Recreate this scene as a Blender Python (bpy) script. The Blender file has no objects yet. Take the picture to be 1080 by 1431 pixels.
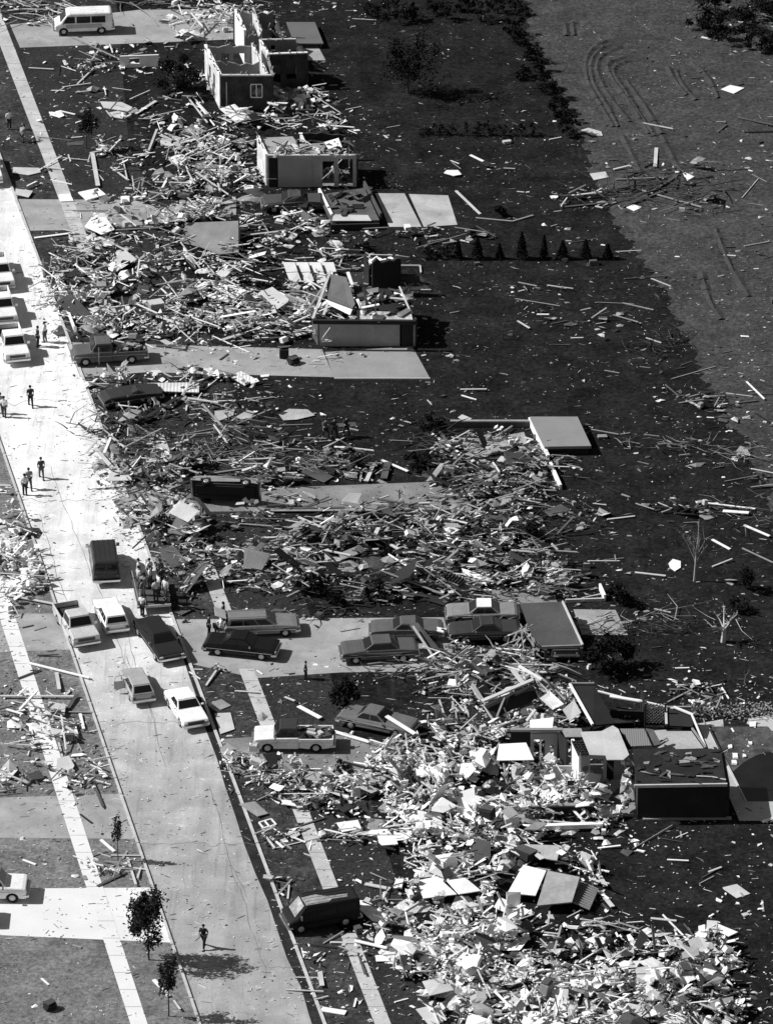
import bpy, bmesh, math, random
import numpy as np
from mathutils import Vector, Matrix, noise
R = math.radians
random.seed(7); rng = np.random.default_rng(7)
scene = bpy.context.scene
COL = scene.collection
# ------------------------------------------------------------------ camera, sky, sun, exposure
F_PX, PITCH, CAM_H, CX, CY = 7550.0, R(28.0), 184.7, 540.0, 715.5
cd = bpy.data.cameras.new('camera'); cam = bpy.data.objects.new('camera', cd); COL.objects.link(cam)
cam.location = (0, 0, CAM_H); cam.rotation_euler = (R(90) - PITCH, 0, 0)
cd.sensor_fit = 'HORIZONTAL'; cd.sensor_width = 36.0; cd.lens = 36.0 * F_PX / 1080.0
cd.clip_start = 1.0; cd.clip_end = 12000.0
scene.camera = cam
SUN_EL = R(41.5)
LIGHT = Vector((math.cos(SUN_EL) * 0.994, -math.cos(SUN_EL) * 0.11, -math.sin(SUN_EL)))   # direction the light travels
w = bpy.data.worlds.new('World'); scene.world = w; w.use_nodes = True
nt = w.node_tree; bg = nt.nodes['Background']
sky = nt.nodes.new('ShaderNodeTexSky'); sky.sky_type = 'NISHITA'; sky.sun_disc = False
sky.sun_elevation = SUN_EL; sky.sun_rotation = math.atan2(-LIGHT.x, -LIGHT.y)
bw = nt.nodes.new('ShaderNodeRGBToBW')
nt.links.new(sky.outputs[0], bw.inputs[0]); nt.links.new(bw.outputs[0], bg.inputs[0])
bg.inputs[1].default_value = 0.05
sl = bpy.data.lights.new('sun', 'SUN'); sl.energy = 4.3; sl.angle = R(0.5); sl.color = (1, 1, 1)
so = bpy.data.objects.new('sun', sl); COL.objects.link(so)
so.rotation_euler = LIGHT.to_track_quat('-Z', 'Y').to_euler(); so.location = (-200, 300, 300)
vs = scene.view_settings; vs.view_transform = 'Standard'; vs.look = 'None'; vs.gamma = 1; vs.exposure = 0.3
scene.cycles.max_bounces = 4

def G(px, py, z=0.0):
    X = (px - CX) / F_PX; Y = (CY - py) / F_PX
    d = Vector((X, Y * math.sin(PITCH) + math.cos(PITCH), Y * math.cos(PITCH) - math.sin(PITCH)))
    t = (z - CAM_H) / d.z
    return Vector((0, 0, CAM_H)) + d * t
def W2P(v):
    r = v - Vector((0, 0, CAM_H))
    c = math.cos(PITCH); s = math.sin(PITCH)
    zc = r.y * c - r.z * s; u = r.y * s + r.z * c
    return CX + F_PX * r.x / zc, CY - F_PX * u / zc
def S(py): return 0.00478 * (py + 3234)          # pixels of the photo per metre at a row
# ------------------------------------------------------------------ materials
MATS = {}
def mat(name, a, rough=0.9, var=0.25, fine=9.0, coarse=0.6, spec=0.2, metal=0.0, bump=0.0, cvar=None):
    if name in MATS: return MATS[name]
    m = bpy.data.materials.new(name); m.use_nodes = True; MATS[name] = m
    n = m.node_tree; p = n.nodes['Principled BSDF']
    tc = n.nodes.new('ShaderNodeTexCoord')
    n1 = n.nodes.new('ShaderNodeTexNoise'); n1.inputs['Scale'].default_value = fine; n1.inputs['Detail'].default_value = 4; n1.inputs['Roughness'].default_value = .7
    n2 = n.nodes.new('ShaderNodeTexNoise'); n2.inputs['Scale'].default_value = coarse; n2.inputs['Detail'].default_value = 5
    for q in (n1, n2): n.links.new(tc.outputs['Object'], q.inputs['Vector'])
    def rng_(src, lo, hi, c=.28):
        mr = n.nodes.new('ShaderNodeMapRange'); mr.inputs['From Min'].default_value = .5 - c; mr.inputs['From Max'].default_value = .5 + c
        mr.inputs['To Min'].default_value = lo; mr.inputs['To Max'].default_value = hi; n.links.new(src, mr.inputs['Value']); return mr.outputs[0]
    cv = var if cvar is None else cvar
    mu = n.nodes.new('ShaderNodeMath'); mu.operation = 'MULTIPLY'
    n.links.new(rng_(n1.outputs['Fac'], 1 - var, 1 + var), mu.inputs[0]); n.links.new(rng_(n2.outputs['Fac'], 1 - cv, 1 + cv), mu.inputs[1])
    m2 = n.nodes.new('ShaderNodeMath'); m2.operation = 'MULTIPLY'; m2.inputs[1].default_value = a; n.links.new(mu.outputs[0], m2.inputs[0]); m2.use_clamp = True
    cc = n.nodes.new('ShaderNodeCombineColor')
    for i in range(3): n.links.new(m2.outputs[0], cc.inputs[i])
    n.links.new(cc.outputs[0], p.inputs['Base Color'])
    p.inputs['Roughness'].default_value = rough; p.inputs['Specular IOR Level'].default_value = spec; p.inputs['Metallic'].default_value = metal
    if bump:
        b = n.nodes.new('ShaderNodeBump'); b.inputs['Strength'].default_value = bump; b.inputs['Distance'].default_value = .15
        n.links.new(n1.outputs['Fac'], b.inputs['Height']); n.links.new(b.outputs[0], p.inputs['Normal'])
    return m
def stripe_mat(name, a, b, scale, axis=0, rough=.8):
    m = mat(name, a, rough, .15); n = m.node_tree; p = n.nodes['Principled BSDF']
    tc = n.nodes.new('ShaderNodeTexCoord'); mp = n.nodes.new('ShaderNodeMapping'); wv = n.nodes.new('ShaderNodeTexWave')
    if axis: mp.inputs['Rotation'].default_value = (0, 0, axis)
    wv.inputs['Scale'].default_value = scale; wv.inputs['Distortion'].default_value = .2
    n.links.new(tc.outputs['Object'], mp.inputs[0]); n.links.new(mp.outputs[0], wv.inputs['Vector'])
    mr = n.nodes.new('ShaderNodeMapRange'); mr.inputs['To Min'].default_value = b; mr.inputs['To Max'].default_value = a
    n.links.new(wv.outputs['Fac'], mr.inputs['Value'])
    cc = n.nodes.new('ShaderNodeCombineColor')
    for i in range(3): n.links.new(mr.outputs[0], cc.inputs[i])
    n.links.new(cc.outputs[0], p.inputs['Base Color']); return m
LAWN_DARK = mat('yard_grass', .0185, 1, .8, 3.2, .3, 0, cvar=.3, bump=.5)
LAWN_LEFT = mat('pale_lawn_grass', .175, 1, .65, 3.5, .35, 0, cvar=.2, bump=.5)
LAWN_MID = mat('verge_grass', .05, 1, .75, 3.5, .4, 0, cvar=.3, bump=.5)
FIELD = mat('field_grass', .062, 1, .75, 3, .12, 0, cvar=.2, bump=.7)
DIRT = mat('gutter_dirt', .03, 1, .5, 6, .8, 0)
CONC = mat('worn_concrete', .42, .9, .13, 8, .5)
CONC_W = mat('bright_concrete', .72, .9, .08, 8, .4)
CONC_M = mat('driveway_concrete', .34, .9, .16, 8, .35)
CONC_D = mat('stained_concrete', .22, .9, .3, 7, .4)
CURB = mat('curb_concrete', .5, .9, .2, 5, 1)
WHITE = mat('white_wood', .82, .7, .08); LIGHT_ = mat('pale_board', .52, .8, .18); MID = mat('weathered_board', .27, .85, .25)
DARK = mat('dark_wood', .085, .9, .35); BLACK = mat('black_parts_and_shade', .025, .9, .3)  # black serves dark pieces and also paints shaded openings
TONES = [WHITE, LIGHT_, MID, DARK, BLACK]
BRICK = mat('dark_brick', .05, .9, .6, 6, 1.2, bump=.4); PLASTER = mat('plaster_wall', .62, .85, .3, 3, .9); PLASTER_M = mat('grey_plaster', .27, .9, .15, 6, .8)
TAR = mat('tar_paper', .02, .75, .5, 4, .5, .25); ROOFDECK = mat('roof_deck', .33, .9, .2, 3, .7); ROOF_D = mat('shingle_roof', .075, .85, .25, 7, .5)
GLASS = mat('dark_glass', .01, .12, .1, spec=.5); CHROME = mat('chrome', .6, .25, .05, metal=.9); RUBBER = mat('tyre_rubber', .012, .9, .2)
RIM = mat('wheel_rim', .45, .4, .1, metal=.5); LAMP = mat('lamp_glass', .6, .2, .05); GRILLE = mat('grille_metal', .06, .5, .3)
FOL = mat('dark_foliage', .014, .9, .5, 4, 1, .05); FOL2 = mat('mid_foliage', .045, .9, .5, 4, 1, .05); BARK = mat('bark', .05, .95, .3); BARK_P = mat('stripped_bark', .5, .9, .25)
WATER = mat('pool_water', .012, .06, .3, 1, .4, spec=.5)
SKIN = mat('skin', .35, .6, .08); HAIR = mat('dark_hair', .02, .8, .2); SHOE = mat('shoe_leather', .03, .6, .1)
# ------------------------------------------------------------------ mesh builder
class MB:
    def __init__(s): s.v = []; s.f = []; s.m = []
    def add(s, vs, fs, mi=0):
        o = len(s.v); s.v += [Vector(q) for q in vs]; s.f += [tuple(i + o for i in f) for f in fs]; s.m += [mi] * len(fs); return s
    def box(s, c, d, rot=None, mi=0, jit=0):
        x, y, z = d[0] / 2, d[1] / 2, d[2] / 2
        vs = [Vector((a * x, b * y, e * z)) for e in (-1, 1) for a, b in ((-1, -1), (1, -1), (1, 1), (-1, 1))]
        if jit: vs = [Vector((q.x * (1 + random.uniform(-jit, jit)), q.y * (1 + random.uniform(-jit, jit)), q.z)) for q in vs]
        if rot is not None: vs = [rot @ q for q in vs]
        c = Vector(c)
        return s.add([q + c for q in vs], [(3, 2, 1, 0), (4, 5, 6, 7), (0, 1, 5, 4), (1, 2, 6, 5), (2, 3, 7, 6), (3, 0, 4, 7)], mi)
    def torn(s, c, d, rot, mi=0, bend=.25):
        k = random.choice((5, 6, 7)); n = len(s.v); th = Vector((0, 0, max(.012, d[2] * .5))); up = []
        for i in range(k):
            an = (i + random.uniform(-.3, .3)) * 6.283 / k; r = random.uniform(.62, 1.15); up.append(Vector((math.cos(an) * r * d[0] * .55, math.sin(an) * r * d[1] * .55, random.uniform(-1, 1) * bend * min(d[0], d[1]) * .5)))
        up.append(Vector((0, 0, random.uniform(-.2, .6) * bend * d[1]))); c = Vector(c)
        s.v += [rot @ (q + th) + c for q in up] + [rot @ (q - th) + c for q in up]
        for i in range(k):
            j = (i + 1) % k; s.f += [(n + i, n + j, n + k), (n + k + 1 + j, n + k + 1 + i, n + 2 * k + 1), (n + i, n + k + 1 + i, n + k + 1 + j, n + j)]; s.m += [mi] * 3
        return s
    def bar(s, a, b, w, t, mi=0):
        a = Vector(a); b = Vector(b); d = b - a; L = d.length; q = d.to_track_quat('X', 'Z').to_matrix()
        return s.box((a + b) / 2, (L, w, t), q, mi)
    def slab(s, pts, t, mi=0):                    # polygon extruded down by t along its normal
        pts = [Vector(p) for p in pts]; n = Vector((0, 0, 0))
        for i in range(len(pts)):
            a, b = pts[i], pts[(i + 1) % len(pts)]; n += Vector(((a.y - b.y) * (a.z + b.z), (a.z - b.z) * (a.x + b.x), (a.x - b.x) * (a.y + b.y)))
        n.normalize()
        if n.z < 0: pts.reverse(); n = -n
        k = len(pts); lo = [p - n * t for p in pts]
        return s.add(pts + lo, [tuple(range(k)), tuple(range(2 * k - 1, k - 1, -1))] + [(i, i + k, (i + 1) % k + k, (i + 1) % k) for i in range(k)], mi)
    def tube(s, a, b, r0, r1, n=7, mi=0):
        a = Vector(a); b = Vector(b); q = (b - a).to_track_quat('Z', 'Y').to_matrix()
        vs = [p + q @ Vector((r * math.cos(2 * math.pi * i / n), r * math.sin(2 * math.pi * i / n), 0)) for p, r in ((a, r0), (b, r1)) for i in range(n)]
        return s.add(vs, [(i, (i + 1) % n, n + (i + 1) % n, n + i) for i in range(n)] + [tuple(range(n - 1, -1, -1)), tuple(range(n, 2 * n))], mi)
    def leaf(s, c, r):
        u = Vector((random.gauss(0, 1), random.gauss(0, 1), random.gauss(0, 1))).normalized(); v = u.orthogonal().normalized(); k = u.cross(v)
        a = random.random() * 6.28; e = v * math.cos(a) + k * math.sin(a); g = u
        o = len(s.v); s.v += [c - e * r, c + g * r * .5, c + e * r, c - g * r * .5]; s.f.append((o, o + 1, o + 2, o + 3)); s.m.append(0)
ORG = {}
def tag(o, label=None, cat=None, group=None, kind=None):
    if label: o['label'] = label
    if cat: o['category'] = cat
    if group: o['group'] = group
    if kind: o['kind'] = kind
    return o
def thing(name, label, cat, loc, group=None, rz=0.0):
    o = bpy.data.objects.new(name, None); COL.objects.link(o); o.location = loc; o.rotation_euler = (0, 0, rz); o.empty_display_size = .3
    ORG[o.name] = Vector(loc); return tag(o, label, cat, group)
def part(name, mb, mats, parent, label=None, local=False, smooth=False, bevel=0, origin=None):
    me = bpy.data.meshes.new(name); off = Vector((0, 0, 0)) if local else ORG[parent.name]
    me.from_pydata([tuple(q - off) for q in mb.v], [], mb.f)
    if not isinstance(mats, (list, tuple)): mats = [mats]
    for m in mats: me.materials.append(m)
    if len(mats) > 1: me.polygons.foreach_set('material_index', mb.m)
    if smooth: me.polygons.foreach_set('use_smooth', [True] * len(me.polygons))
    me.update()
    o = bpy.data.objects.new(name, me); COL.objects.link(o); o.parent = parent; ORG[o.name] = off
    if label: o['label'] = label
    if bevel:
        b = o.modifiers.new('bevel', 'BEVEL'); b.width = bevel; b.segments = 2; b.limit_method = 'ANGLE'; b.angle_limit = R(35)
    return o
def solo(name, mb, mats, label, cat, group=None, kind=None, loc=None, smooth=False):
    c = Vector(loc) if loc is not None else sum((q for q in mb.v), Vector()) / len(mb.v)
    if loc is None: c.z = min(q.z for q in mb.v)
    me = bpy.data.meshes.new(name); me.from_pydata([tuple(q - c) for q in mb.v], [], mb.f)
    if not isinstance(mats, (list, tuple)): mats = [mats]
    for m in mats: me.materials.append(m)
    if len(mats) > 1: me.polygons.foreach_set('material_index', mb.m)
    if smooth: me.polygons.foreach_set('use_smooth', [True] * len(me.polygons))
    me.update(); o = bpy.data.objects.new(name, me); COL.objects.link(o); o.location = c
    return tag(o, label, cat, group, kind)
def sheet(name, pix, z, m, world=None, kind='structure'):
    pts = [G(*p) for p in pix] if world is None else [Vector(p) for p in world]
    mb = MB(); mb.add([(p.x, p.y, z) for p in pts], [tuple(range(len(pts)))])
    me = bpy.data.meshes.new(name); me.from_pydata([tuple(q) for q in mb.v], [], mb.f); me.materials.append(m); me.update()
    if me.polygons[0].normal.z < 0: me.flip_normals()
    o = bpy.data.objects.new(name, me); COL.objects.link(o); o['kind'] = kind; return o
# ------------------------------------------------------------------ ground, road, paths
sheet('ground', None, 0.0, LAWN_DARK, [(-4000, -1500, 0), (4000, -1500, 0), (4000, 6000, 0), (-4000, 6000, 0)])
def xl(x0, s, y): return x0 - s * (1431 - y)
YA, YB = 2300, -700                 # strips run well past the picture
def strip(name, xa, sa, xb, sb, z, m, ya=YA, yb=YB): return sheet(name, [(xl(xa, sa, ya), ya), (xl(xb, sb, ya), ya), (xl(xb, sb, yb), yb), (xl(xa, sa, yb), yb)], z, m)
def raised(name, xa, sa, wpx, h, m, ya=YA, yb=YB):
    a, b = G(xl(xa, sa, ya), ya), G(xl(xa, sa, yb), yb); d = (b - a).normalized(); n = Vector((d.y, -d.x, 0)) * wpx
    mb = MB(); N = 60
    for i in range(N):
        p = a.lerp(b, i / N); q = a.lerp(b, (i + .985) / N)
        mb.slab([p + Vector((0, 0, h)), p + n + Vector((0, 0, h)), q + n + Vector((0, 0, h)), q + Vector((0, 0, h))], h + .05)
    me = bpy.data.meshes.new(name); me.from_pydata([tuple(q) for q in mb.v], [], mb.f); me.materials.append(m); me.update()
    o = bpy.data.objects.new(name, me); COL.objects.link(o); o['kind'] = 'structure'; return o
a, b = G(xl(277, .343, YA), YA), G(xl(277, .343, YB), YB)
sheet('lawn', None, .004, LAWN_LEFT, [a, b, (-700, b.y, 0), (-700, a.y, 0)])
strip('verge', 451, .3733, 523, .3823, .004, LAWN_MID)
sheet('verge', [(xl(546, .3853, y), y) for y in (YA, YB)] + [(100, YB), (180, 200), (330, 560), (420, 820), (480, 1000), (560, 1250), (620, 1431), (1150, YA)], .006, mat('midtone_lawn', .036, 1, .75, 3.5, .4, 0, cvar=.35, bump=.5))  # mid-tone step between the verge and the darker yards
FE = [(728, -100), (735, 0), (742, 60), (770, 110), (802, 165), (822, 220), (835, 260), (860, 300), (880, 335), (905, 375), (930, 415), (955, 465), (975, 505), (1000, 565), (1040, 620), (1062, 660), (1085, 740), (1150, 850), (1500, 1000)]
fe = []
for i in range(len(FE) - 1):
    (xa, ya), (xb, yb) = FE[i], FE[i + 1]; k = max(1, int((abs(yb - ya) + abs(xb - xa)) / 4))
    for j in range(k): t = j / k; yy = ya + (yb - ya) * t; fe.append((xa + (xb - xa) * t + 14 * noise.noise(Vector((yy * .03, 1, 0))) + 9 * noise.noise(Vector((yy * .13, 5, 0))) + random.uniform(-6, 6), yy))
sheet('field', [(700, -700)] + fe + [(2600, 1000), (2600, -700)], .004, FIELD)
SWK0 = mat('sidewalk_concrete', .5, .9, .12, 6, .35)
ROAD = mat('overexposed_dusty_road', .5, .9, .2, 7, .5, cvar=.17)
def road_dust_overexposed():  # up-street brightening: dust and overexposure painted into the colour
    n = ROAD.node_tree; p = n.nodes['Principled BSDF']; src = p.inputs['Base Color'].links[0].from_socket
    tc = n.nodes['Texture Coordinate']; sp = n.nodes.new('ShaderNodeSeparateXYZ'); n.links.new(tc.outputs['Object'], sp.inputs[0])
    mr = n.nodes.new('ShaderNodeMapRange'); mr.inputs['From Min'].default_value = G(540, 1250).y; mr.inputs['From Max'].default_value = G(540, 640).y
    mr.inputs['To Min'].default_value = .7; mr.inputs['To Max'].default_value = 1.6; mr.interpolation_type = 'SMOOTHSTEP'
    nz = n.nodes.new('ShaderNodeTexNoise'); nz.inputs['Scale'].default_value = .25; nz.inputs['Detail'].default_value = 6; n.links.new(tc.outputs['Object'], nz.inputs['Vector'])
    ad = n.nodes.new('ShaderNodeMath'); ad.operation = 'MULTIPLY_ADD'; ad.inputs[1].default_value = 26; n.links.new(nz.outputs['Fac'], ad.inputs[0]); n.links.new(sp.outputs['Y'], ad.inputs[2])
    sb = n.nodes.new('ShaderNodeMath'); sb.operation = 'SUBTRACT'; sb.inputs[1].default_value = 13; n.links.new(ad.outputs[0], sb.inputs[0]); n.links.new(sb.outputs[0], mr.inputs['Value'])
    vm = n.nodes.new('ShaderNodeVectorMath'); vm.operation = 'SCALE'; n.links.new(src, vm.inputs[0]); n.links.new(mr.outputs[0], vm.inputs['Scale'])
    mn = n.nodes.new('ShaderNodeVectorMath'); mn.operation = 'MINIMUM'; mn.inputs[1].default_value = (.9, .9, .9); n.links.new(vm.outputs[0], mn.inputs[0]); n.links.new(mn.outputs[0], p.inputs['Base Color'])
road_dust_overexposed()
def streaks(m, amt=.12):
    n = m.node_tree; p = n.nodes['Principled BSDF']; src = p.inputs['Base Color'].links[0].from_socket; tc = n.nodes['Texture Coordinate']
    mp = n.nodes.new('ShaderNodeMapping'); mp.inputs['Rotation'].default_value = (0, 0, -.2); mp.inputs['Scale'].default_value = (1.1, .035, 1); nz = n.nodes.new('ShaderNodeTexNoise'); nz.inputs['Scale'].default_value = 1; nz.inputs['Detail'].default_value = 3
    n.links.new(tc.outputs['Object'], mp.inputs[0]); n.links.new(mp.outputs[0], nz.inputs['Vector'])
    mr = n.nodes.new('ShaderNodeMapRange'); mr.inputs['From Min'].default_value = .3; mr.inputs['From Max'].default_value = .7; mr.inputs['To Min'].default_value = 1 - amt; mr.inputs['To Max'].default_value = 1 + amt; n.links.new(nz.outputs['Fac'], mr.inputs['Value'])
    vm = n.nodes.new('ShaderNodeVectorMath'); vm.operation = 'SCALE'; n.links.new(src, vm.inputs[0]); n.links.new(mr.outputs[0], vm.inputs['Scale']); n.links.new(vm.outputs[0], p.inputs['Base Color'])
def blotch(m, scale, lo, hi, f0=.35, f1=.65, detail=8, rough=.65, stretch=(1, 1, 1), rot=0):
    n = m.node_tree; p = n.nodes['Principled BSDF']; src = p.inputs['Base Color'].links[0].from_socket; tc = n.nodes['Texture Coordinate']
    mp = n.nodes.new('ShaderNodeMapping'); mp.inputs['Scale'].default_value = stretch; mp.inputs['Rotation'].default_value = (0, 0, rot); nz = n.nodes.new('ShaderNodeTexNoise'); nz.inputs['Scale'].default_value = scale; nz.inputs['Detail'].default_value = detail; nz.inputs['Roughness'].default_value = rough; nz.inputs['Distortion'].default_value = .6
    n.links.new(tc.outputs['Object'], mp.inputs[0]); n.links.new(mp.outputs[0], nz.inputs['Vector'])
    mr = n.nodes.new('ShaderNodeMapRange'); mr.inputs['From Min'].default_value = f0; mr.inputs['From Max'].default_value = f1; mr.inputs['To Min'].default_value = lo; mr.inputs['To Max'].default_value = hi; n.links.new(nz.outputs['Fac'], mr.inputs['Value'])
    vm = n.nodes.new('ShaderNodeVectorMath'); vm.operation = 'SCALE'; n.links.new(src, vm.inputs[0]); n.links.new(mr.outputs[0], vm.inputs['Scale']); n.links.new(vm.outputs[0], p.inputs['Base Color'])
blotch(ROAD, .35, .86, 1.1); blotch(ROAD, 1.6, 1.0, 1.5, .6, .7); blotch(ROAD, 6, 1.0, 1.35, .6, .68); blotch(ROAD, 1.1, .8, 1.0, .3, .38); blotch(ROAD, .55, .86, 1.1, stretch=(1, .1, 1), rot=-.2, detail=5); blotch(ROAD, 2.5, .84, 1.0, .36, .42, stretch=(1, .05, 1), rot=-.2, detail=3)
for q_ in (CONC, CONC_M, CONC_D, SWK0): blotch(q_, .5, .8, 1.12); blotch(q_, 2.2, .62, 1.0, .3, .42)
for q_, a_ in ((LAWN_DARK, .66), (FIELD, .75), (LAWN_LEFT, .75), (LAWN_MID, .6)): blotch(q_, .45, a_, 2 - a_); blotch(q_, 1.7, a_, 2 - a_, .3, .7)
blotch(LAWN_LEFT, 4, 1, 1.7, .64, .74); blotch(LAWN_MID, 4, 1, 2.4, .66, .74)
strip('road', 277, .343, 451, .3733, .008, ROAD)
gp = []
for y in range(1500, 880, -40):
    wd = 16 * min(1, (y - 880) / 260) * (0.8 + .4 * noise.noise(Vector((y * .02, 0, 3)))); gp.append((xl(449, .3733, y) - wd, y))
sheet('gutter', [(xl(451, .3733, y), y) for y in (2300, 880)] + gp[::-1] + [(xl(435, .3733, 2300), 2300)], .012, DIRT)
for nm, pix, m in (
    ('driveway', [(14, 34), (195, 13), (330, 12), (332, 54), (240, 58), (28, 66)], CONC_M),
    ('driveway', [(20, 278), (330, 280), (330, 300), (220, 312), (118, 321), (37, 322)], CONC_M),
    ('driveway', [(92, 478), (450, 488), (467, 527), (205, 520), (112, 527)], CONC_M),
    ('driveway', [(180, 680), (380, 682), (640, 672), (660, 712), (182, 716)], CONC_D),
    ('driveway', [(240, 866), (620, 863), (640, 938), (477, 940), (357, 948), (262, 927)], CONC_M),
    ('driveway', [(302, 1034), (355, 1030), (480, 1028), (560, 1048), (640, 1070), (600, 1085), (322, 1082)], CONC_D),
    ('driveway', [(-60, 862), (82, 857), (102, 908), (-60, 914)], CONC_M),
    ('driveway', [(-60, 1117), (168, 1110), (188, 1173), (-60, 1171)], CONC_M),
    ('driveway', [(-60, 1243), (212, 1241), (238, 1318), (-60, 1305)], CONC_W)):
    sheet(nm, pix, .012, m)
strip('sidewalk', 182, .322, 206, .325, .022, CONC_W)
SWK = SWK0
for (ya, yb) in ((2300, 1305), (1268, 1095), (1030, 935), (870, 780), (642, 604), (440, 395), (352, -700)): strip('sidewalk', 523, .3823, 546, .3853, .022, SWK, ya, yb)
for nm, pix, m in (('patio', [(524, 270), (565, 270), (589, 317), (544, 317)], CONC), ('patio', [(571, 271), (626, 273), (639, 314), (592, 317)], CONC),
    ('patio', [(801, 852), (860, 853), (877, 888), (813, 888)], CONC_M), ('patio', [(686, 822), (770, 822), (780, 845), (690, 845)], CONC_D),
    ('patio', [(400, 56), (440, 56), (455, 84), (414, 84)], CONC_M)):
    sheet(nm, pix, .03, m)
# expansion joints of the two sidewalks and long driveways
jm = MB()
for y in range(40, 1431, 24):
    a, b = G(xl(523, .3823, y), y), G(xl(546, .3853, y), y)
    if 1305 < y or 1095 < y < 1268 or 935 < y < 1030 or 780 < y < 870 or y < 352: jm.bar(a + Vector((0, 0, .0265)), b + Vector((0, 0, .0265)), .035, .004)
    a, b = G(xl(182, .322, y), y), G(xl(206, .325, y), y); jm.bar(a + Vector((0, 0, .0265)), b + Vector((0, 0, .0265)), .03, .004)
o = solo('pavement_joints', jm, mat('joint_dirt', .15), None, None, kind='structure')
raised('curb', 277, .343, .15, .13, CURB); raised('curb', 451, .3733, .2, .1, CURB, 2300, -700)
# cracks and tarred seams of the paving
random.seed(12); ck = MB()
for y0 in (1352, 1180, 1010, 700, 560, 420):
    y = y0; x = xl(277, .343, y) + 4; e = xl(451, .3733, y) - 6
    while x < e:
        x2 = x + random.uniform(6, 14); y2 = y0 + 10 * noise.noise(Vector((x * .05, y0, 0))) + random.uniform(-1.5, 1.5); ck.bar(G(x, y) + Vector((0, 0, .012)), G(x2, y2) + Vector((0, 0, .012)), random.uniform(.02, .05), .004); x, y = x2, y2
for k in range(7):
    y = random.uniform(500, 1400); x = random.uniform(xl(277, .343, y) + 20, xl(451, .3733, y) - 20)
    for _ in range(14): x2, y2 = x - 4 + random.uniform(-3, 3), y - 11; ck.bar(G(x, y) + Vector((0, 0, .012)), G(x2, y2) + Vector((0, 0, .012)), random.uniform(.015, .04), .004); x, y = x2, y2
o = solo('road_cracks', ck, mat('crack_tar', .16, 1, .3), None, None, kind='structure')
random.seed(7)
# tyre tracks pressed in the field
tm = MB()
for path in ([(857, 177), (840, 147), (823, 117), (819, 87), (829, 67), (853, 56), (893, 52), (940, 56)], [(864, 177), (848, 147), (830, 117), (826, 89), (836, 71), (857, 61), (893, 57)],
             [(907, 187), (880, 143), (863, 120), (850, 98), (853, 87), (880, 79), (907, 82)], [(925, 187), (900, 147), (872, 108)], [(933, 93), (945, 115), (962, 135)], [(967, 87), (983, 103)], [(790, 33), (792, 52)], [(915, 190), (888, 150), (872, 125), (858, 103), (862, 92), (885, 84), (915, 86)], [(880, 170), (856, 140), (842, 118), (834, 95), (842, 78), (870, 66), (910, 66)], [(945, 98), (955, 120), (975, 142)], [(975, 92), (992, 112), (1005, 140)], [(925, 190), (945, 230), (960, 262)], [(870, 190), (890, 230), (900, 250)], [(980, 380), (992, 420), (1010, 450)], [(1000, 320), (1020, 370), (1050, 420)], [(800, 30), (803, 52)]):
    pts = [G(*p) for p in path]; fine = []
    for i in range(len(pts) - 1):
        p0, p1, p2, p3 = pts[max(0, i - 1)], pts[i], pts[i + 1], pts[min(len(pts) - 1, i + 2)]
        for k in range(6):
            t = k / 6; fine.append(.5 * ((2 * p1) + (p2 - p0) * t + (2 * p0 - 5 * p1 + 4 * p2 - p3) * t * t + (3 * p1 - p0 - 3 * p2 + p3) * t ** 3))
    for i in range(len(fine) - 1):
        d = (fine[i + 1] - fine[i]).normalized(); n = Vector((-d.y, d.x, 0)) * random.uniform(.2, .42); u = Vector((0, 0, .1 + .08 * random.random())); e = Vector((0, 0, .012))
        a, b = fine[i], fine[i + 1]
        tm.add([a - n + e, a + u, a + n + e, b - n + e, b + u, b + n + e], [(0, 1, 4, 3), (1, 2, 5, 4)])
o = solo('tyre_tracks', tm, mat('turned_grass', .05, 1, .4, 6), None, None, kind='structure')
# ------------------------------------------------------------------ vehicles
def paint(a, rough=.35, name=None):
    return mat('paint_%s' % (name or ('%03d' % int(a * 1000))), a, rough, .16, 5, 1.2, .45 if a > .03 else .3)
def arch(x, r, n=7): return [(x - r * math.cos(math.pi * i / (n - 1)), .30 + r * math.sin(math.pi * i / (n - 1))) for i in range(n)]
def extr(prof, y0, y1, taper=0, z0=1.0, crump=0):
    k = len(prof); mb = MB(); vs = []
    for y in (y0, y1):
        for x, z in prof:
            t = 1 - taper * max(0, z - z0); vs.append(Vector((x + random.uniform(-crump, crump), y * t + random.uniform(-crump, crump), z + random.uniform(-crump, crump) * .7)))
    area = sum(prof[i][0] * prof[(i + 1) % k][1] - prof[(i + 1) % k][0] * prof[i][1] for i in range(k))
    fs = [tuple(range(k)), tuple(range(2 * k - 1, k - 1, -1))] + [(i, i + k, (i + 1) % k + k, (i + 1) % k) for i in range(k)]
    if area * (y1 - y0) < 0: fs = [f[::-1] for f in fs]
    return mb.add(vs, fs)
def pane(q, u0, u1, v0, v1, out=.012):
    def P(u, v): return q[0].lerp(q[1], u).lerp(q[3].lerp(q[2], u), v)
    c = [P(u0, v0), P(u1, v0), P(u1, v1), P(u0, v1)]
    n = (q[1] - q[0]).cross(q[3] - q[0]).normalized()
    mb = MB(); return mb.add([p + n * out for p in c] + [p - n * .02 for p in c], [(0, 1, 2, 3), (7, 6, 5, 4), (0, 4, 5, 1), (1, 5, 6, 2), (2, 6, 7, 3), (3, 7, 4, 0)])
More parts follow.
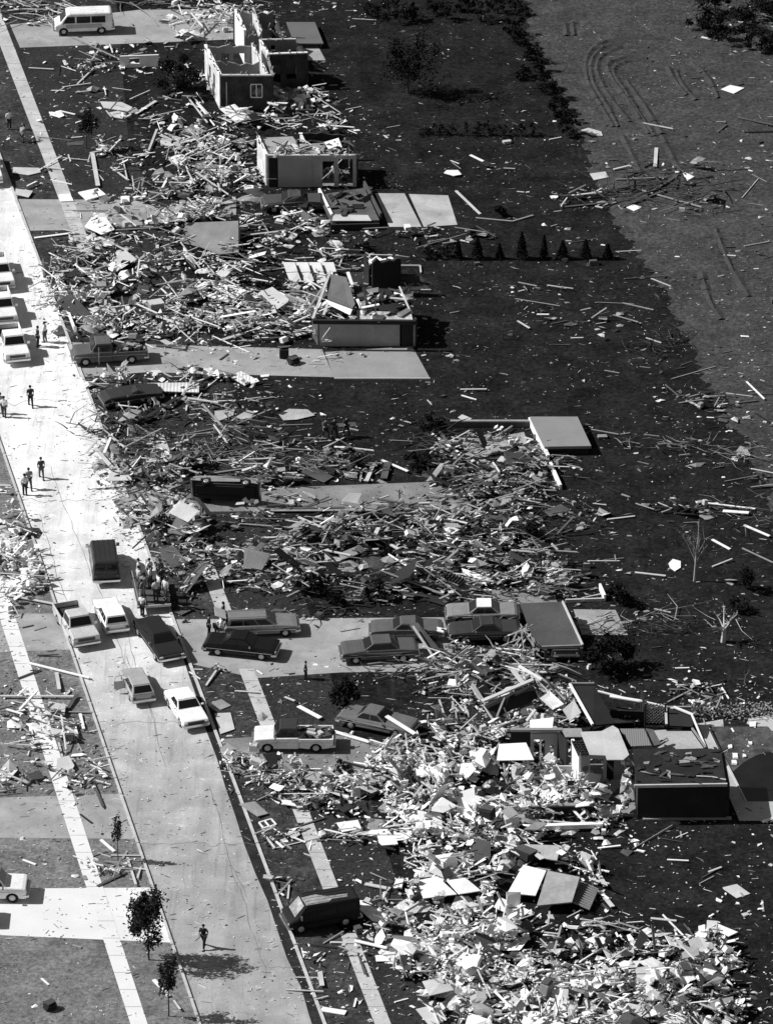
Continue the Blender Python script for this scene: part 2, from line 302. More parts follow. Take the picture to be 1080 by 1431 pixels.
def wheels(root, xs, W, r=.34, flat=0):
    for x in xs:
        for s in (-1, 1):
            mb = MB(); y = s * (W / 2 - .12); mb.tube((x, y - .11, r - flat), (x, y + .11, r - flat), r, r, 18)
            wl = part('wheel', mb, RUBBER, root, local=True, bevel=.03)
            m2 = MB(); m2.tube((x, y + s * .105, r - flat), (x, y + s * .122, r - flat), r * .6, r * .5, 14)
            part('rim', m2, RIM, wl, local=True)
            m3 = MB(); m3.tube((x, y + s * .121, r - flat), (x, y + s * .135, r - flat), r * .18, r * .12, 8)
            part('hub_cap', m3, CHROME, wl, local=True)
def bumper(root, x, W, z=.48, m=None):
    s = 1 if x > 0 else -1
    mb = MB(); mb.box((x + s * .06, 0, z), (.14, W * .98, .17)); mb.box((x - s * .1, W * .5, z), (.3, .04, .15)); mb.box((x - s * .1, -W * .5, z), (.3, .04, .15))
    part('bumper', mb, m or CHROME, root, local=True, bevel=.03)
def front_lamps(root, x, W, z=.68, four=False):
    mb = MB(); mb.box((x + .005, 0, z), (.04, W * .62, .2)); part('grille', mb, GRILLE, root, local=True)
    for y in ([-.42, -.36, .36, .42] if four else [-.4, .4]):
        m = MB(); m.tube((x - .02, y * W, z), (x + .035, y * W, z), .085, .08, 10); part('headlight', m, LAMP, root, local=True)
def rear_lamps(root, x, W, z=.7):
    for s in (-1, 1):
        m = MB(); m.box((x - .005, s * W * .4, z), (.05, .22, .14)); part('tail_light', m, mat('tail_lamp_glass', .09, .3, .1), root, local=True)
def cabin(root, x0, x1, x2, x3, zb, zt, wb, wt, p, roofp=None, side=2, crush=1, crump=0, tip=0):
    """x0..x1 belt from rear to front, x2..x3 roof from rear to front"""
    j = lambda: random.uniform(-crump, crump)
    B = [Vector((x0, -wb, zb)), Vector((x1, -wb, zb)), Vector((x1, wb, zb)), Vector((x0, wb, zb))]
    T = [Vector((x2 + j(), -wt + j(), zt * crush + j())), Vector((x3 + j(), -wt + j(), zt * crush - tip + j())), Vector((x3 + j(), wt + j(), zt * crush - tip + j())), Vector((x2 + j(), wt + j(), zt * crush + j()))]
    mb = MB(); mb.add(B + T, [(3, 2, 1, 0), (4, 5, 6, 7), (0, 1, 5, 4), (1, 2, 6, 5), (2, 3, 7, 6), (3, 0, 4, 7)])
    part('cabin', mb, p, root, local=True, bevel=.03)
    mr = MB(); C = sum(T, Vector()) / 4; q = [(t - C) * .99 + C + Vector((0, 0, .035)) for t in T]; mr.slab(q, .05); part('roof', mr, roofp or p, root, local=True, bevel=.04)
    part('windshield', pane([B[1], B[2], T[2], T[1]], .05, .95, .12, .9), GLASS, root, local=True)
    part('rear_window', pane([B[3], B[0], T[0], T[3]], .08, .92, .14, .88), GLASS, root, local=True)
    for qd in ([B[0], B[1], T[1], T[0]], [B[2], B[3], T[3], T[2]]):
        for i in range(side):
            a = .06 + .88 * i / side; part('side_window', pane(qd, a + .015, a + .88 / side - .015, .12, .86), GLASS, root, local=True)
def place(name, label, cat, front, rear, group, z=0.0):
    a, b = G(*front), G(*rear); c = (a + b) / 2; d = a - b
    root = thing(name, label, cat, (c.x, c.y, z + .03), group, math.atan2(d.y, d.x)); VEH.append((c.x, c.y, math.atan2(d.y, d.x), 5.2, 2.1)); return root
VEH = []
def sedan(label, front, rear, a=.1, L=5.3, W=1.9, roof=None, kind='sedan', crush=1, crump=0, name='sedan', long_hood=.0, group='cars left along the street and driveways', z=0.0, four=False, rough=.35, tip=0, cat='car', classic=0, hubs=True):
    root = place(name, label, cat, front, rear, group, z); p = paint(a, rough); rp = paint(roof, .5) if roof is not None else None
    h = L / 2; fx, rx = h - .95, -h + 1.05; g = .06 if classic else 0
    hood = h - 1.55 - long_hood
    top = [(h - .02, .34), (h, .62), (h - .04, .80 + g), (h - .35, .86 + g), (hood, .94 + g)]
    top += ([(-h + 1.3, .95 + g), (-h + .25, .90 + g), (-h + .02, .8 + g)] if kind == 'sedan' else [(-h + .15, .96), (-h + .02, .8)]) + [(-h, .34)]
    prof = [(-h, .24)] + arch(rx, .39) + arch(fx, .39) + [(h - .02, .24)] + top
    part('body', extr(prof, -W / 2, W / 2, .35, .72, crump), p, root, local=True, bevel=.07)
    m = MB(); m.box((0, 0, .36), (L * .9, W * .8, .25)); part('chassis', m, GRILLE, root, local=True)
    zb = .92 + g
    if kind == 'sedan': cabin(root, -h + 1.25, hood + .05, -h + 1.85, hood - .6, zb, 1.36 + g, .84, .66, p, rp, 2, crush, crump, tip)
    elif kind == 'wagon': cabin(root, -h + .1, hood + .05, -h + .35, hood - .65, zb, 1.4, .84, .68, p, rp, 3, crush, crump, tip)
    elif kind == 'hatch': cabin(root, -h + .08, hood + .1, -h + .6, hood - .5, zb, 1.36, .78, .62, p, rp, 2, crush, crump, tip)
    wheels(root, (fx, rx), W, .33); bumper(root, h, W); bumper(root, -h, W); front_lamps(root, h, W, .66, four); rear_lamps(root, -h, W, .68)
    for s in (-1, 1):
        m = MB(); m.bar((-h + .2, s * (W / 2 + .004), .6), (h - .2, s * (W / 2 + .004), .6), .02, .035); part('side_trim', m, CHROME, root, local=True)
        m = MB(); m.box((hood - .2, s * (W / 2 + .05), 1.0), (.1, .16, .1)); part('side_mirror', m, CHROME if a < .3 else p, root, local=True)
        for dx in (hood - .15, -h + (1.4 if kind == 'sedan' else 1.9)):
            m = MB(); m.box((dx - .0, s * (W / 2 - .0), .6), (.018, .012, .5)); part('door_seam', m, GRILLE, root, local=True)
    return root
def pickup(label, front, rear, a=.6, L=5.4, W=1.95, cab=None, name='pickup_truck', bed=.03, group='pickup trucks in the street and driveways', load=0, door=False, z=0.0, lamps=True, crump=0):
    root = place(name, label, 'pickup truck', front, rear, group, z); p = paint(a); h = L / 2; fx, rx = h - .9, -h + 1.15
    cr = h - 3.0                     # back of the cab
    prof = [(cr, .3)] + arch(fx, .42) + [(h, .3), (h + .01, .6), (h - .02, .98), (h - .25, 1.04), (h - 1.35, 1.1), (cr, 1.12)]
    part('body', extr(prof, -W / 2, W / 2, .2, .9, crump), p, root, local=True, bevel=.06)
    cabin(root, cr + .03, h - 1.3, cr + .1, h - 1.75, 1.1, 1.72, .86, .72, paint(cab) if cab is not None else p, None, 1)
    sp = [(-h, .42)] + arch(rx, .42) + [(cr - .02, .38), (cr - .02, 1.05), (-h, 1.05)]
    for s in (-1, 1): part('bed_side', extr(sp, s * (W / 2), s * (W / 2 - .09), .0), p, root, local=True, bevel=.02)
    m = MB(); m.box((-h + (cr + h) / 2, 0, .62), (cr + h - .1, W - .2, .06)); part('bed_floor', m, paint(bed, .8), root, local=True)  # near-black floor tone carries the shade inside the bed
    m = MB(); m.box((cr - .06, 0, .86), (.06, W - .2, .42)); part('bed_front', m, p, root, local=True)
    m = MB(); m.box((-h + .01, 0, .76), (.07, W - .2, .52)); part('tailgate', m, p, root, local=True, bevel=.02)
    m = MB(); m.box((0, 0, .42), (L * .9, W * .5, .2)); part('chassis', m, GRILLE, root, local=True)
    wheels(root, (fx, rx), W, .37); bumper(root, h + .05, W, .5); bumper(root, -h - .05, W, .5)
    if lamps: front_lamps(root, h, W, .78)
    rear_lamps(root, -h - .03, W, .75)
    for s in (-1, 1):
        m = MB(); m.box((h - 1.45, s * (W / 2 + .1), 1.2), (.1, .2, .2)); part('side_mirror', m, CHROME, root, local=True)
        m = MB(); m.bar((-h + .1, s * (W / 2 + .003), .8), (h - .1, s * (W / 2 + .003), .8), .015, .03); part('side_trim', m, CHROME, root, local=True)
    if door:
        m = MB(); m.box((h - 1.75 - .15, door * (W / 2 + .42), .8), (.07, .85, .62)); d = part('door', m, p, root, local=True, bevel=.02)
        m = MB(); m.bar((h - 1.9, door * (W / 2 + .02), 1.62), (h - 1.9, door * (W / 2 + .62), 1.62), .05, .05); m.bar((h - 1.9, door * (W / 2 + .62), 1.62), (h - 1.9, door * (W / 2 + .84), 1.1), .05, .05); m.bar((h - 1.9, door * (W / 2 + .03), 1.62), (h - 1.9, door * (W / 2 + .02), 1.1), .05, .05); part('window_frame', m, CHROME, d, local=True)
        m = MB(); m.box((h - 1.94, door * (W / 2 + .42), .8), (.02, .7, .45)); part('door_panel', m, paint(.5), d, local=True)
    return root
def van(label, front, rear, a=.05, L=4.8, W=1.95, H=1.95, lower=None, name='van', group='vans in the street and driveways', slide=True, z=0.0, dull=.4, crump=0, glass=None):
    root = place(name, label, 'van', front, rear, group, z); p = paint(a, dull); h = L / 2; fx, rx = h - .75, -h + 1.0
    prof = [(-h, .35)] + arch(rx, .4) + arch(fx, .4) + [(h, .35), (h + .02, .9), (h - .3, 1.08), (h - .45, 1.12), (h - 1.05, H - .12), (h - 1.35, H), (-h + .2, H), (-h + .03, H - .15)]
    part('body', extr(prof, -W / 2, W / 2, .14, 1.05, crump), p, root, local=True, bevel=.16)
    def yy(zv): return W / 2 * (1 - .14 * max(0, zv - 1.05))
    def sidepane(x0, x1, s, z0=1.12, z1=H - .28, xs=0):
        y0, y1 = s * yy(z0), s * yy(z1); q = [Vector((x0, y0, z0)), Vector((x1, y0, z0)), Vector((x1 - xs, y1, z1)), Vector((x0, y1, z1))]
        if s > 0: q = [q[1], q[0], q[3], q[2]]
        return pane(q, 0, 1, 0, 1)
    gl = glass or GLASS
    for s in (-1, 1):
        part('side_window', sidepane(h - 1.75, h - .68, s, xs=.38), gl, root, local=True)
        for i in range(2): part('side_window', sidepane(h - 3.1 - i * 1.3, h - 1.9 - i * 1.3, s), gl, root, local=True)
        m = MB(); m.box((h - .75, s * (W / 2 + .12), 1.25), (.1, .22, .25)); part('side_mirror', m, CHROME, root, local=True)
    q = [Vector((h - .45, -yy(1.12), 1.12)), Vector((h - .45, yy(1.12), 1.12)), Vector((h - 1.05, yy(H - .12), H - .12)), Vector((h - 1.05, -yy(H - .12), H - .12))]
    part('windshield', pane(q, .07, .93, .08, .92, .02), gl, root, local=True)
    q = [Vector((-h + .0, yy(1.1), 1.1)), Vector((-h + .0, -yy(1.1), 1.1)), Vector((-h + .03, -yy(H - .2), H - .2)), Vector((-h + .03, yy(H - .2), H - .2))]
    part('rear_window', pane(q, .08, .46, .05, .92, .03), gl, root, local=True); part('rear_window', pane(q, .54, .92, .05, .92, .03), gl, root, local=True)
    if lower is not None:
        for s in (-1, 1):
            m = MB(); m.box((0, s * (W / 2 + .003), .82), (L * .62, .012, .35)); part('side_band', m, paint(lower), root, local=True)
    m = MB()
    for k in range(5): m.box((-.3, -.7 + k * .35, H + .008), (L * .6, .04, .02))
    part('roof_rib', m, p, root, local=True)
    wheels(root, (fx, rx), W, .35); bumper(root, h + .03, W, .5); bumper(root, -h - .03, W, .5); front_lamps(root, h + .02, W, .75); rear_lamps(root, -h, W, .85)
    return root
van('two-tone white and grey passenger van parked on the farthest driveway', (76, 44), (158, 41), .85, 5.05, 1.95, 1.98, lower=.45)
van('dark boxy van standing alone in the middle of the road seen from behind', (143, 778), (149, 819), .028, 4.7, 1.95, 1.95)
bv = van('burnt dark van straddling the sidewalk at the bottom with a dust-covered roof', (407, 1297), (490, 1283), .012, 4.7, 1.95, 1.95, dull=.9, crump=.03, glass=BLACK)
m = MB(); m.slab([(1.25, -.2, 1.965), (1.2, .8, 1.965), (-.3, .78, 1.965), (-.6, .5, 1.965), (-1.6, .55, 1.965), (-1.7, .2, 1.965), (-.4, .1, 1.965), (.3, -.3, 1.965)], .02); part('dust_layer', m, mat('settled_dust', .3, 1, .5, 4, 1.4), bv, local=True)
m = MB(); m.slab([(1.32, -.55, 1.9), (1.32, .7, 1.9), (1.95, .72, 1.18), (1.95, -.6, 1.18)], .02); part('dust_layer', m, mat('settled_dust', .3), bv, local=True)
G3 = 'white pickup trucks in a line at the left edge'
pickup('white pickup truck facing the viewer, nearest of the line at the left edge', (26, 513), (9, 467), .85, group=G3)
pickup('white pickup truck in the middle of the line at the left edge', (9, 460), (-6, 415), .85, group=G3)
pickup('white pickup truck at the back of the line at the left edge', (5, 411), (-10, 367), .85, group=G3)
pickup('white pickup cut off by the left edge beside the upper lawn', (-12, 262), (-24, 225), .85, group=G3)
dk = pickup('dark pickup with its door open and a loaded bed beside the line of white trucks', (100, 506), (206, 500), .11, 5.6, door=1, bed=.02)
pickup('pale pickup with an empty dark bed parked against the left curb facing the viewer', (120, 905), (94, 862), .55, 5.3)
pk = pickup('white pickup with dark cab roof and loaded bed on the lower driveway', (355, 1043), (466, 1043), .8, 5.3, cab=.04)
sedan('small white wagon with its back window to the viewer beside the pale pickup', (148, 853), (163, 886), .85, 4.2, 1.75, kind='wagon', name='station_wagon')
sedan('long black sedan in the road facing the viewer next to the driveway mouth', (238, 925), (207, 881), .012, 5.7, 1.98, four=True)
hb = sedan('small grey car in the road with its door hanging open', (184, 951), (200, 985), .38, 4.0, 1.65, kind='hatch', name='hatchback')
m = MB(); m.box((.25, .82 + .38, .62), (.06, .75, .6)); d = part('door', m, paint(.38), hb, local=True)
m = MB(); m.bar((.25, .85, 1.3), (.25, 1.4, 1.3), .04, .04); m.bar((.25, 1.4, 1.3), (.25, 1.55, .92), .04, .04); part('window_frame', m, CHROME, d, local=True)
sedan('white sedan with a dark grille at the right curb facing the viewer', (273, 1020), (248, 979), .88, 4.7, 1.85, four=True)
wg = sedan('grey station wagon with its tailgate raised and two people behind it', (411, 881), (318, 885), .19, 5.2, 1.98, kind='wagon', name='station_wagon')
m = MB(); m.bar((-2.45, 0, 1.45), (-3.2, 0, 1.75), 1.3, .05); part('tailgate', m, paint(.5), wg, local=True)
m = MB(); m.bar((-2.5, 0, .5), (-3.0, 0, .5), 1.3, .05); part('lower_gate', m, paint(.19), wg, local=True)
for s in (-.5, .5):
    m = MB(); m.bar((-2.4, s, 1.44), (.6, s, 1.45), .05, .05); part('roof_rail', m, CHROME, wg, local=True)
sedan('shiny black sedan parked in front of the grey station wagon', (385, 917), (291, 907), .008, 5.1, 1.9, rough=.18, four=True)
sedan('dusty sedan crushed under a leaning board on the middle driveway', (523, 890), (612, 889), .11, 5.0, crush=.93, crump=.04, rough=.7)
sedan('old rounded grey sedan on the driveway beside the crushed car', (480, 921), (579, 916), .085, 5.3, 1.95, crump=.03, classic=1, rough=.6)
sedan('white-roofed sedan among rubble beside the collapsed garage roof', (627, 867), (720, 866), .22, 5.0, roof=.85, crump=.03, rough=.6)
sedan('dark sedan hemmed in by splintered wood in front of the white-roofed car', (632, 893), (722, 890), .04, 4.9, crump=.03, rough=.6, name='sedan')
sedan('grey coupe with a white half roof and a plank lying across its hood', (582, 1029), (474, 1006), .13, 5.3, 1.95, long_hood=.25, crump=.02, rough=.6, name='coupe')
sedan('dark wrecked car buried in boards at the roadside below the dark pickup', (152, 566), (214, 557), .03, 4.5, crush=.8, crump=.14, rough=.9, tip=.3, name='wrecked_car')
sedan('wrecked dark car against the wall of the roofless garage in the upper rubble', (366, 292), (452, 290), .05, 5.0, crump=.08, rough=.8, name='wrecked_car')
sedan('car trapped under the front edge of the collapsed garage roof', (790, 918), (788, 888), .05, 4.4, crush=.75, crump=.05, rough=.7, name='wrecked_car')
pickup('white utility truck nosing in from the left edge on the pale driveway', (36, 1252), (-72, 1251), .85, 5.2)
pickup('second white truck cut off by the left edge on the pale driveway', (-14, 1287), (-118, 1287), .85, 5.2)
# flipped car on its side, underside to the viewer
ov = sedan('overturned car lying on its side with its wheels and underside to the viewer', (362, 709), (268, 705), .3, 4.9, crump=.07, rough=.6, name='overturned_car')
ov.rotation_euler = (R(-76), 0, ov.rotation_euler.z); ov.location.z = .98
ob = [c for c in ov.children if c.name.startswith('body')][0]; ob.data.materials.append(BLACK)
for pl in ob.data.polygons:
    if pl.normal.z < -.3 or (pl.center.z < .7 and abs(pl.normal.y) < .5 and pl.normal.z < .3): pl.material_index = 1
m = MB(); m.box((0, 0, .2), (4.3, 1.2, .12)); m.bar((-2.2, .3, .14), (1.2, .3, .14), .08, .08); m.bar((1.5, -.8, .2), (1.5, .8, .2), .1, .1); m.bar((-1.6, -.8, .2), (-1.6, .8, .2), .1, .1); part('underbody', m, BLACK, ov, local=True)
# loads
def blob_load(root, x0, x1, w, z, n, mats, name='cargo', label=None):
    mb = MB()
    for i in range(n):
        mb.box((random.uniform(x0, x1), random.uniform(-w, w), z + random.uniform(0, .35)), (random.uniform(.2, .9), random.uniform(.1, .5), random.uniform(.1, .4)), Matrix.Rotation(random.uniform(-1, 1), 3, 'Z') @ Matrix.Rotation(random.uniform(-.3, .3), 3, 'X'), random.randrange(len(mats)), .15)
    c = root.location; rz = root.rotation_euler.z; q = Matrix.Rotation(rz, 3, 'Z'); mb.v = [q @ v + c for v in mb.v]
    return mb, mats
for root, lab in ((dk, 'heap of salvaged boxes in the bed of the dark pickup'), (pk, 'heap of tools and lumber in the bed of the white pickup')):
    mb, ms = blob_load(root, -2.6, -.4, .7, .8, 26, [DARK, MID, BLACK, LIGHT_]); solo('cargo_pile', mb, ms, lab, 'cargo')
# flat trailer that carries a crowd
a, b = G(214, 850), G(208, 824); rz = math.atan2((a - b).y, (a - b).x)
tr = thing('flatbed_trailer', 'flat trailer crowded with standing people at the mouth of the middle driveway', 'trailer', ((a.x + b.x) / 2, (a.y + b.y) / 2, 0), None, rz); VEH.append((tr.location.x, tr.location.y, rz, 4.6, 2.4))
m = MB(); m.box((0, 0, .62), (4.2, 2.3, .1)); part('deck', m, DARK, tr, local=True)
m = MB(); m.box((2.13, 0, .58), (.08, 2.4, .18)); part('end_rail', m, LIGHT_, tr, local=True)
for s in (-1, 1):
    m = MB()
    for k in range(4): m.bar((-2 + k * 1.3, s * 1.12, .65), (-2 + k * 1.3, s * 1.12, 1.25), .05, .05)
    m.bar((-2.05, s * 1.12, 1.25), (2.0, s * 1.12, 1.25), .05, .06); part('side_rail', m, MID, tr, local=True)
wheels(tr, (-.5, .4), 2.1, .33)
def tangle(px, py, w_, h_, n, label, m=None, L=1.6, r=.04, name='fallen_branches', z=.5):
    g = G(px, py); mb = MB()
    for i in range(n):
        a = G(px + random.gauss(0, w_ / 2.6), py + random.gauss(0, h_ / 2.6)); an = random.gauss(0, .8) + (3.14 if random.random() < .5 else 0); l = L * random.uniform(.4, 1.5); a.z = random.uniform(.03, z); b = a + Vector((math.cos(an) * l * .5, math.sin(an) * l * .5, random.uniform(-.15, .25))); b.z = max(.03, b.z)
        c = b + Vector((math.cos(an + random.gauss(0, .5)) * l * .5, math.sin(an + random.gauss(0, .5)) * l * .5, random.uniform(-.15, .2))); c.z = max(.02, c.z); q = r * random.uniform(.5, 1.5); mb.tube(a, b, q, q * .7, 5); mb.tube(b, c, q * .7, q * .3, 4)
    return solo(name, mb, m or BARK, label, 'branches', kind='stuff')
# ------------------------------------------------------------------ people
def skin_mesh(nodes, edges, root, mname, mats, sub=1):
    me = bpy.data.meshes.new(mname); names = list(nodes); ix = {k: i for i, k in enumerate(names)}
    me.from_pydata([tuple(nodes[k][0]) for k in names], [(ix[a], ix[b]) for a, b in edges], [])
    o = bpy.data.objects.new(mname, me); COL.objects.link(o)
    o.modifiers.new('skin', 'SKIN'); o.modifiers['skin'].use_smooth_shade = True
    sk = me.skin_vertices[0].data if me.skin_vertices else None
    if sk is None:
        bm = bmesh.new(); bm.from_mesh(me); bm.verts.layers.skin.verify(); bm.to_mesh(me); bm.free(); sk = me.skin_vertices[0].data
    for k in names:
        r = nodes[k][1]; sk[ix[k]].radius = (r, r) if not isinstance(r, tuple) else r; sk[ix[k]].use_root = (k == root)
    s = o.modifiers.new('sub', 'SUBSURF'); s.levels = sub; s.render_levels = sub
    dg = bpy.context.evaluated_depsgraph_get(); ev = o.evaluated_get(dg); nm = bpy.data.meshes.new_from_object(ev)
    bpy.data.objects.remove(o); bpy.data.meshes.remove(me); nm.name = mname
    nm.materials.clear(); nm.materials.append(mats); return nm
def person(px, py, face, label, shirt=.5, trousers=.08, pose='stand', group=None, z=0.0, h=1.0, sleeves=True, world=None):
    g = G(px, py) if world is None else Vector(world); 
    rz = math.atan2(face[1], face[0]); root = thing('person', label, 'person', (g.x, g.y, z), group, rz); root.scale = (h, h, h)
    V = Vector; st = {'walk': .24, 'stand': .05, 'bend': .1, 'sit': 0}[pose]
    lean = {'walk': .06, 'stand': .02, 'bend': 1.0, 'sit': .15}[pose]
    hip = V((0, 0, .93)); 
    if pose == 'sit': hip = V((0, 0, .45))
    if pose == 'bend': hip = V((-.12, 0, .88))
    def up(dx, dy, dz):               # point of the torso, dz above the hips
        c, s = math.cos(lean), math.sin(lean); return hip + V((dx * c + dz * s, dy, dz * c - dx * s))
    n = {}; e = []
    n['pel'] = (hip, .13); n['waist'] = (up(0, 0, .17), .115); n['chest'] = (up(.0, 0, .38), .135); n['nb'] = (up(0, 0, .53), .065); n['neck'] = (up(.02, 0, .6), .055)
    n['skull'] = (up(.03, 0, .68), .085); n['crown'] = (up(.03, 0, .77), .075); n['nose'] = (up(.135, 0, .685), .014)
    e += [('pel', 'waist'), ('waist', 'chest'), ('chest', 'nb'), ('nb', 'neck'), ('neck', 'skull'), ('skull', 'crown'), ('skull', 'nose')]
    for s, k in ((1, 'l'), (-1, 'r')):
        n['sh' + k] = (up(0, s * .19, .48), .06)
        if pose == 'bend': el = up(.2, s * .24, .3); wr = el + V((.12, -s * .05, -.24))
        elif pose == 'walk': el = up(-.08 * s, s * .26, .22); wr = el + V((.1 + .06 * s, 0, -.22))
        elif pose == 'sit': el = up(.12, s * .25, .22); wr = el + V((.22, -s * .08, -.02))
        else: el = up(.0, s * .26, .2); wr = el + V((.08, -s * .02, -.24))
        hd = (wr - el).normalized(); pm = wr + hd * .075
        n['el' + k] = (el, .042); n['wr' + k] = (wr, .028); n['pm' + k] = (pm, (.042, .018)); e += [('chest', 'sh' + k), ('sh' + k, 'el' + k), ('el' + k, 'wr' + k), ('wr' + k, 'pm' + k)]
        for i in range(4):
            ln = (.075, .085, .08, .06)[i]; f1 = pm + hd * .03 + V(((i - 1.5) * .02, 0, 0)); f2 = f1 + hd * ln + V((.012, -s * .02, 0))
            n['f%d%s' % (i, k)] = (f1, .0095); n['g%d%s' % (i, k)] = (f2, .008); e += [('pm' + k, 'f%d%s' % (i, k)), ('f%d%s' % (i, k), 'g%d%s' % (i, k))]
        n['th' + k] = (wr + hd * .04 + V((.045, -s * .01, 0)), .011); n['tt' + k] = (wr + hd * .09 + V((.06, -s * .015, 0)), .009); e += [('wr' + k, 'th' + k), ('th' + k, 'tt' + k)]
        n['hp' + k] = (hip + V((0, s * .1, -.05)), .095)
        if pose == 'sit': kn = hip + V((.43, s * .12, .02)); an = V((.45, s * .12, .08 - 0))
        else: kn = V((st * s * .9 + .03, s * .1, .49)); an = V((st * s * 1.4 - .02, s * .1, .09))
        n['kn' + k] = (kn, .062); n['an' + k] = (an, .042); n['to' + k] = (an + V((.17, s * .02, -.05)), .036)
        e += [('pel', 'hp' + k), ('hp' + k, 'kn' + k), ('kn' + k, 'an' + k), ('an' + k, 'to' + k)]
    def kid(nm, me, mt, z0=0):
        o = bpy.data.objects.new(nm, me); COL.objects.link(o); o.parent = root; ORG[o.name] = V((0, 0, 0)); return o
    kid('body', skin_mesh(n, e, 'pel', 'body', SKIN), SKIN)
    grow = lambda ks, d: {k: (n[k][0], (n[k][1] if not isinstance(n[k][1], tuple) else n[k][1][0]) + d) for k in ks}
    sk = ['pel', 'waist', 'chest', 'nb', 'shl', 'shr'] + (['ell', 'elr'] if sleeves else [])
    se = [('pel', 'waist'), ('waist', 'chest'), ('chest', 'nb'), ('chest', 'shl'), ('chest', 'shr')] + ([('shl', 'ell'), ('shr', 'elr')] if sleeves else [])
    kid('shirt', skin_mesh(grow(sk, .022), se, 'pel', 'shirt', mat('cloth_%03d' % int(shirt * 1000), shirt, .9, .12)), None)
    tk = ['pel'] + [a + k for a in ('hp', 'kn', 'an') for k in 'lr']; te = [('pel', 'hp' + k) for k in 'lr'] + [('hp' + k, 'kn' + k) for k in 'lr'] + [('kn' + k, 'an' + k) for k in 'lr']
    kid('trousers', skin_mesh(grow(tk, .026), te, 'pel', 'trousers', mat('cloth_%03d' % int(trousers * 1000), trousers, .9, .12)), None)
    me = bpy.data.meshes.new('hair'); bm = bmesh.new(); bmesh.ops.create_uvsphere(bm, u_segments=12, v_segments=8, radius=.108)
    c = up(.0, 0, .76); bmesh.ops.translate(bm, verts=bm.verts, vec=c); bm.to_mesh(me); bm.free(); me.materials.append(HAIR); kid('hair', me, HAIR)
    for k in 'lr':
        mb = MB(); an = n['an' + k][0]; mb.box(an + V((.06, 0, -.045)), (.28, .1, .09)); part('shoe', mb, SHOE, root, local=True, bevel=.02)
    return root
RD = 'people standing or walking in the road'
person(43, 568, (-.2, 1), 'person in dark clothes walking away alone on the upper road', .03, .03, 'walk', RD)
person(6, 583, (.1, 1), 'person in a white shirt at the left edge of the upper road', .8, .05, 'stand', RD)
person(1, 578, (-.3, 1), 'person half cut off by the left edge beside the white shirt', .5, .1, 'stand', RD)
person(58, 669, (-.2, 1), 'person in dark shirt walking just ahead of the pair on the dusty road', .06, .12, 'walk', RD)
person(41, 684, (-.3, 1), 'person in a pale shirt, right one of the pair on the dusty road', .25, .08, 'walk', RD)
person(35, 692, (-.2, 1), 'person in dark trousers nearest the viewer of the pair on the dusty road', .7, .03, 'stand', RD)
person(285, 1325, (-.3, -.9), 'person in black clothes walking on the road near the street tree shadow', .015, .015, 'walk', RD)
person(13, 180, (.4, -1), 'person in a white top on the grass at the upper left edge', .8, .04, 'stand')
person(31, 198, (.3, 1), 'person in grey bending beside the upper sidewalk', .3, .12, 'bend')
person(53, 484, (1, .3), 'person in dark clothes in the shade of the white trucks', .03, .03, 'stand')
person(63, 478, (-1, .3), 'person in a white shirt in the shade of the white trucks', .85, .1, 'stand')
person(427, 949, (1, 0), 'small person in dark clothes on the verge below the old grey sedan', .03, .03, 'stand', h=.8)
person(292, 889, (1, .2), 'person in black standing behind the open station wagon', .02, .02, 'stand')
person(303, 889, (1, .1), 'person in a white shirt leaning into the open station wagon', .85, .05, 'bend')
person(312, 872, (1, -.3), 'person in dark clothes on the far side of the station wagon tailgate', .05, .05, 'stand')
for x, y, lb, sh in ((455, 613, 'left', .12), (467, 612, 'middle', .05), (484, 610, 'right', .04)):
    person(x, y, (.5, -1), 'person in dark clothes, %s one of the three crossing the dark yard' % lb, sh, .03, 'walk', 'three people in the dark yard')
person(595, 1145, (.3, 1), 'person in dark clothes standing deep in the pale rubble', .02, .02, 'stand', z=.4)
person(322, 283, (.3, 1), 'person in dark clothes standing in the rubble left of the roofless garage', .03, .03, 'stand', z=.3)
q = Matrix.Rotation(rz, 3, 'Z'); k = 0
crowd = [(-1.6, -.7, .6, .03), (-1.5, .1, .85, .1), (-1.3, .8, .1, .02), (-.5, -.8, .5, .08), (-.4, 0, .8, .1), (-.2, .8, .05, .02), (.6, -.6, .25, .05), (.7, .5, .85, .03), (1.5, -.8, .1, .3), (1.6, .2, .55, .04), (1.4, .9, .85, .1)]
for i, (x, y, sh, tr_) in enumerate(crowd):
    wv = q @ Vector((x, y, 0)) + tr.location
    person(0, 0, (math.cos(i * 2.3), math.sin(i * 2.3)), 'person in a %s shirt %s on the crowded trailer' % ('white' if sh > .7 else 'pale' if sh > .4 else 'dark', 'near the front end' if x > .9 else 'in the middle' if x > -.9 else 'near the far end'), sh, tr_, 'stand', 'people riding on the flat trailer', z=.68, world=wv)
person(199, 861, (.3, 1), 'person in a white shirt on the ground beside the trailer corner', .85, .02, 'stand')
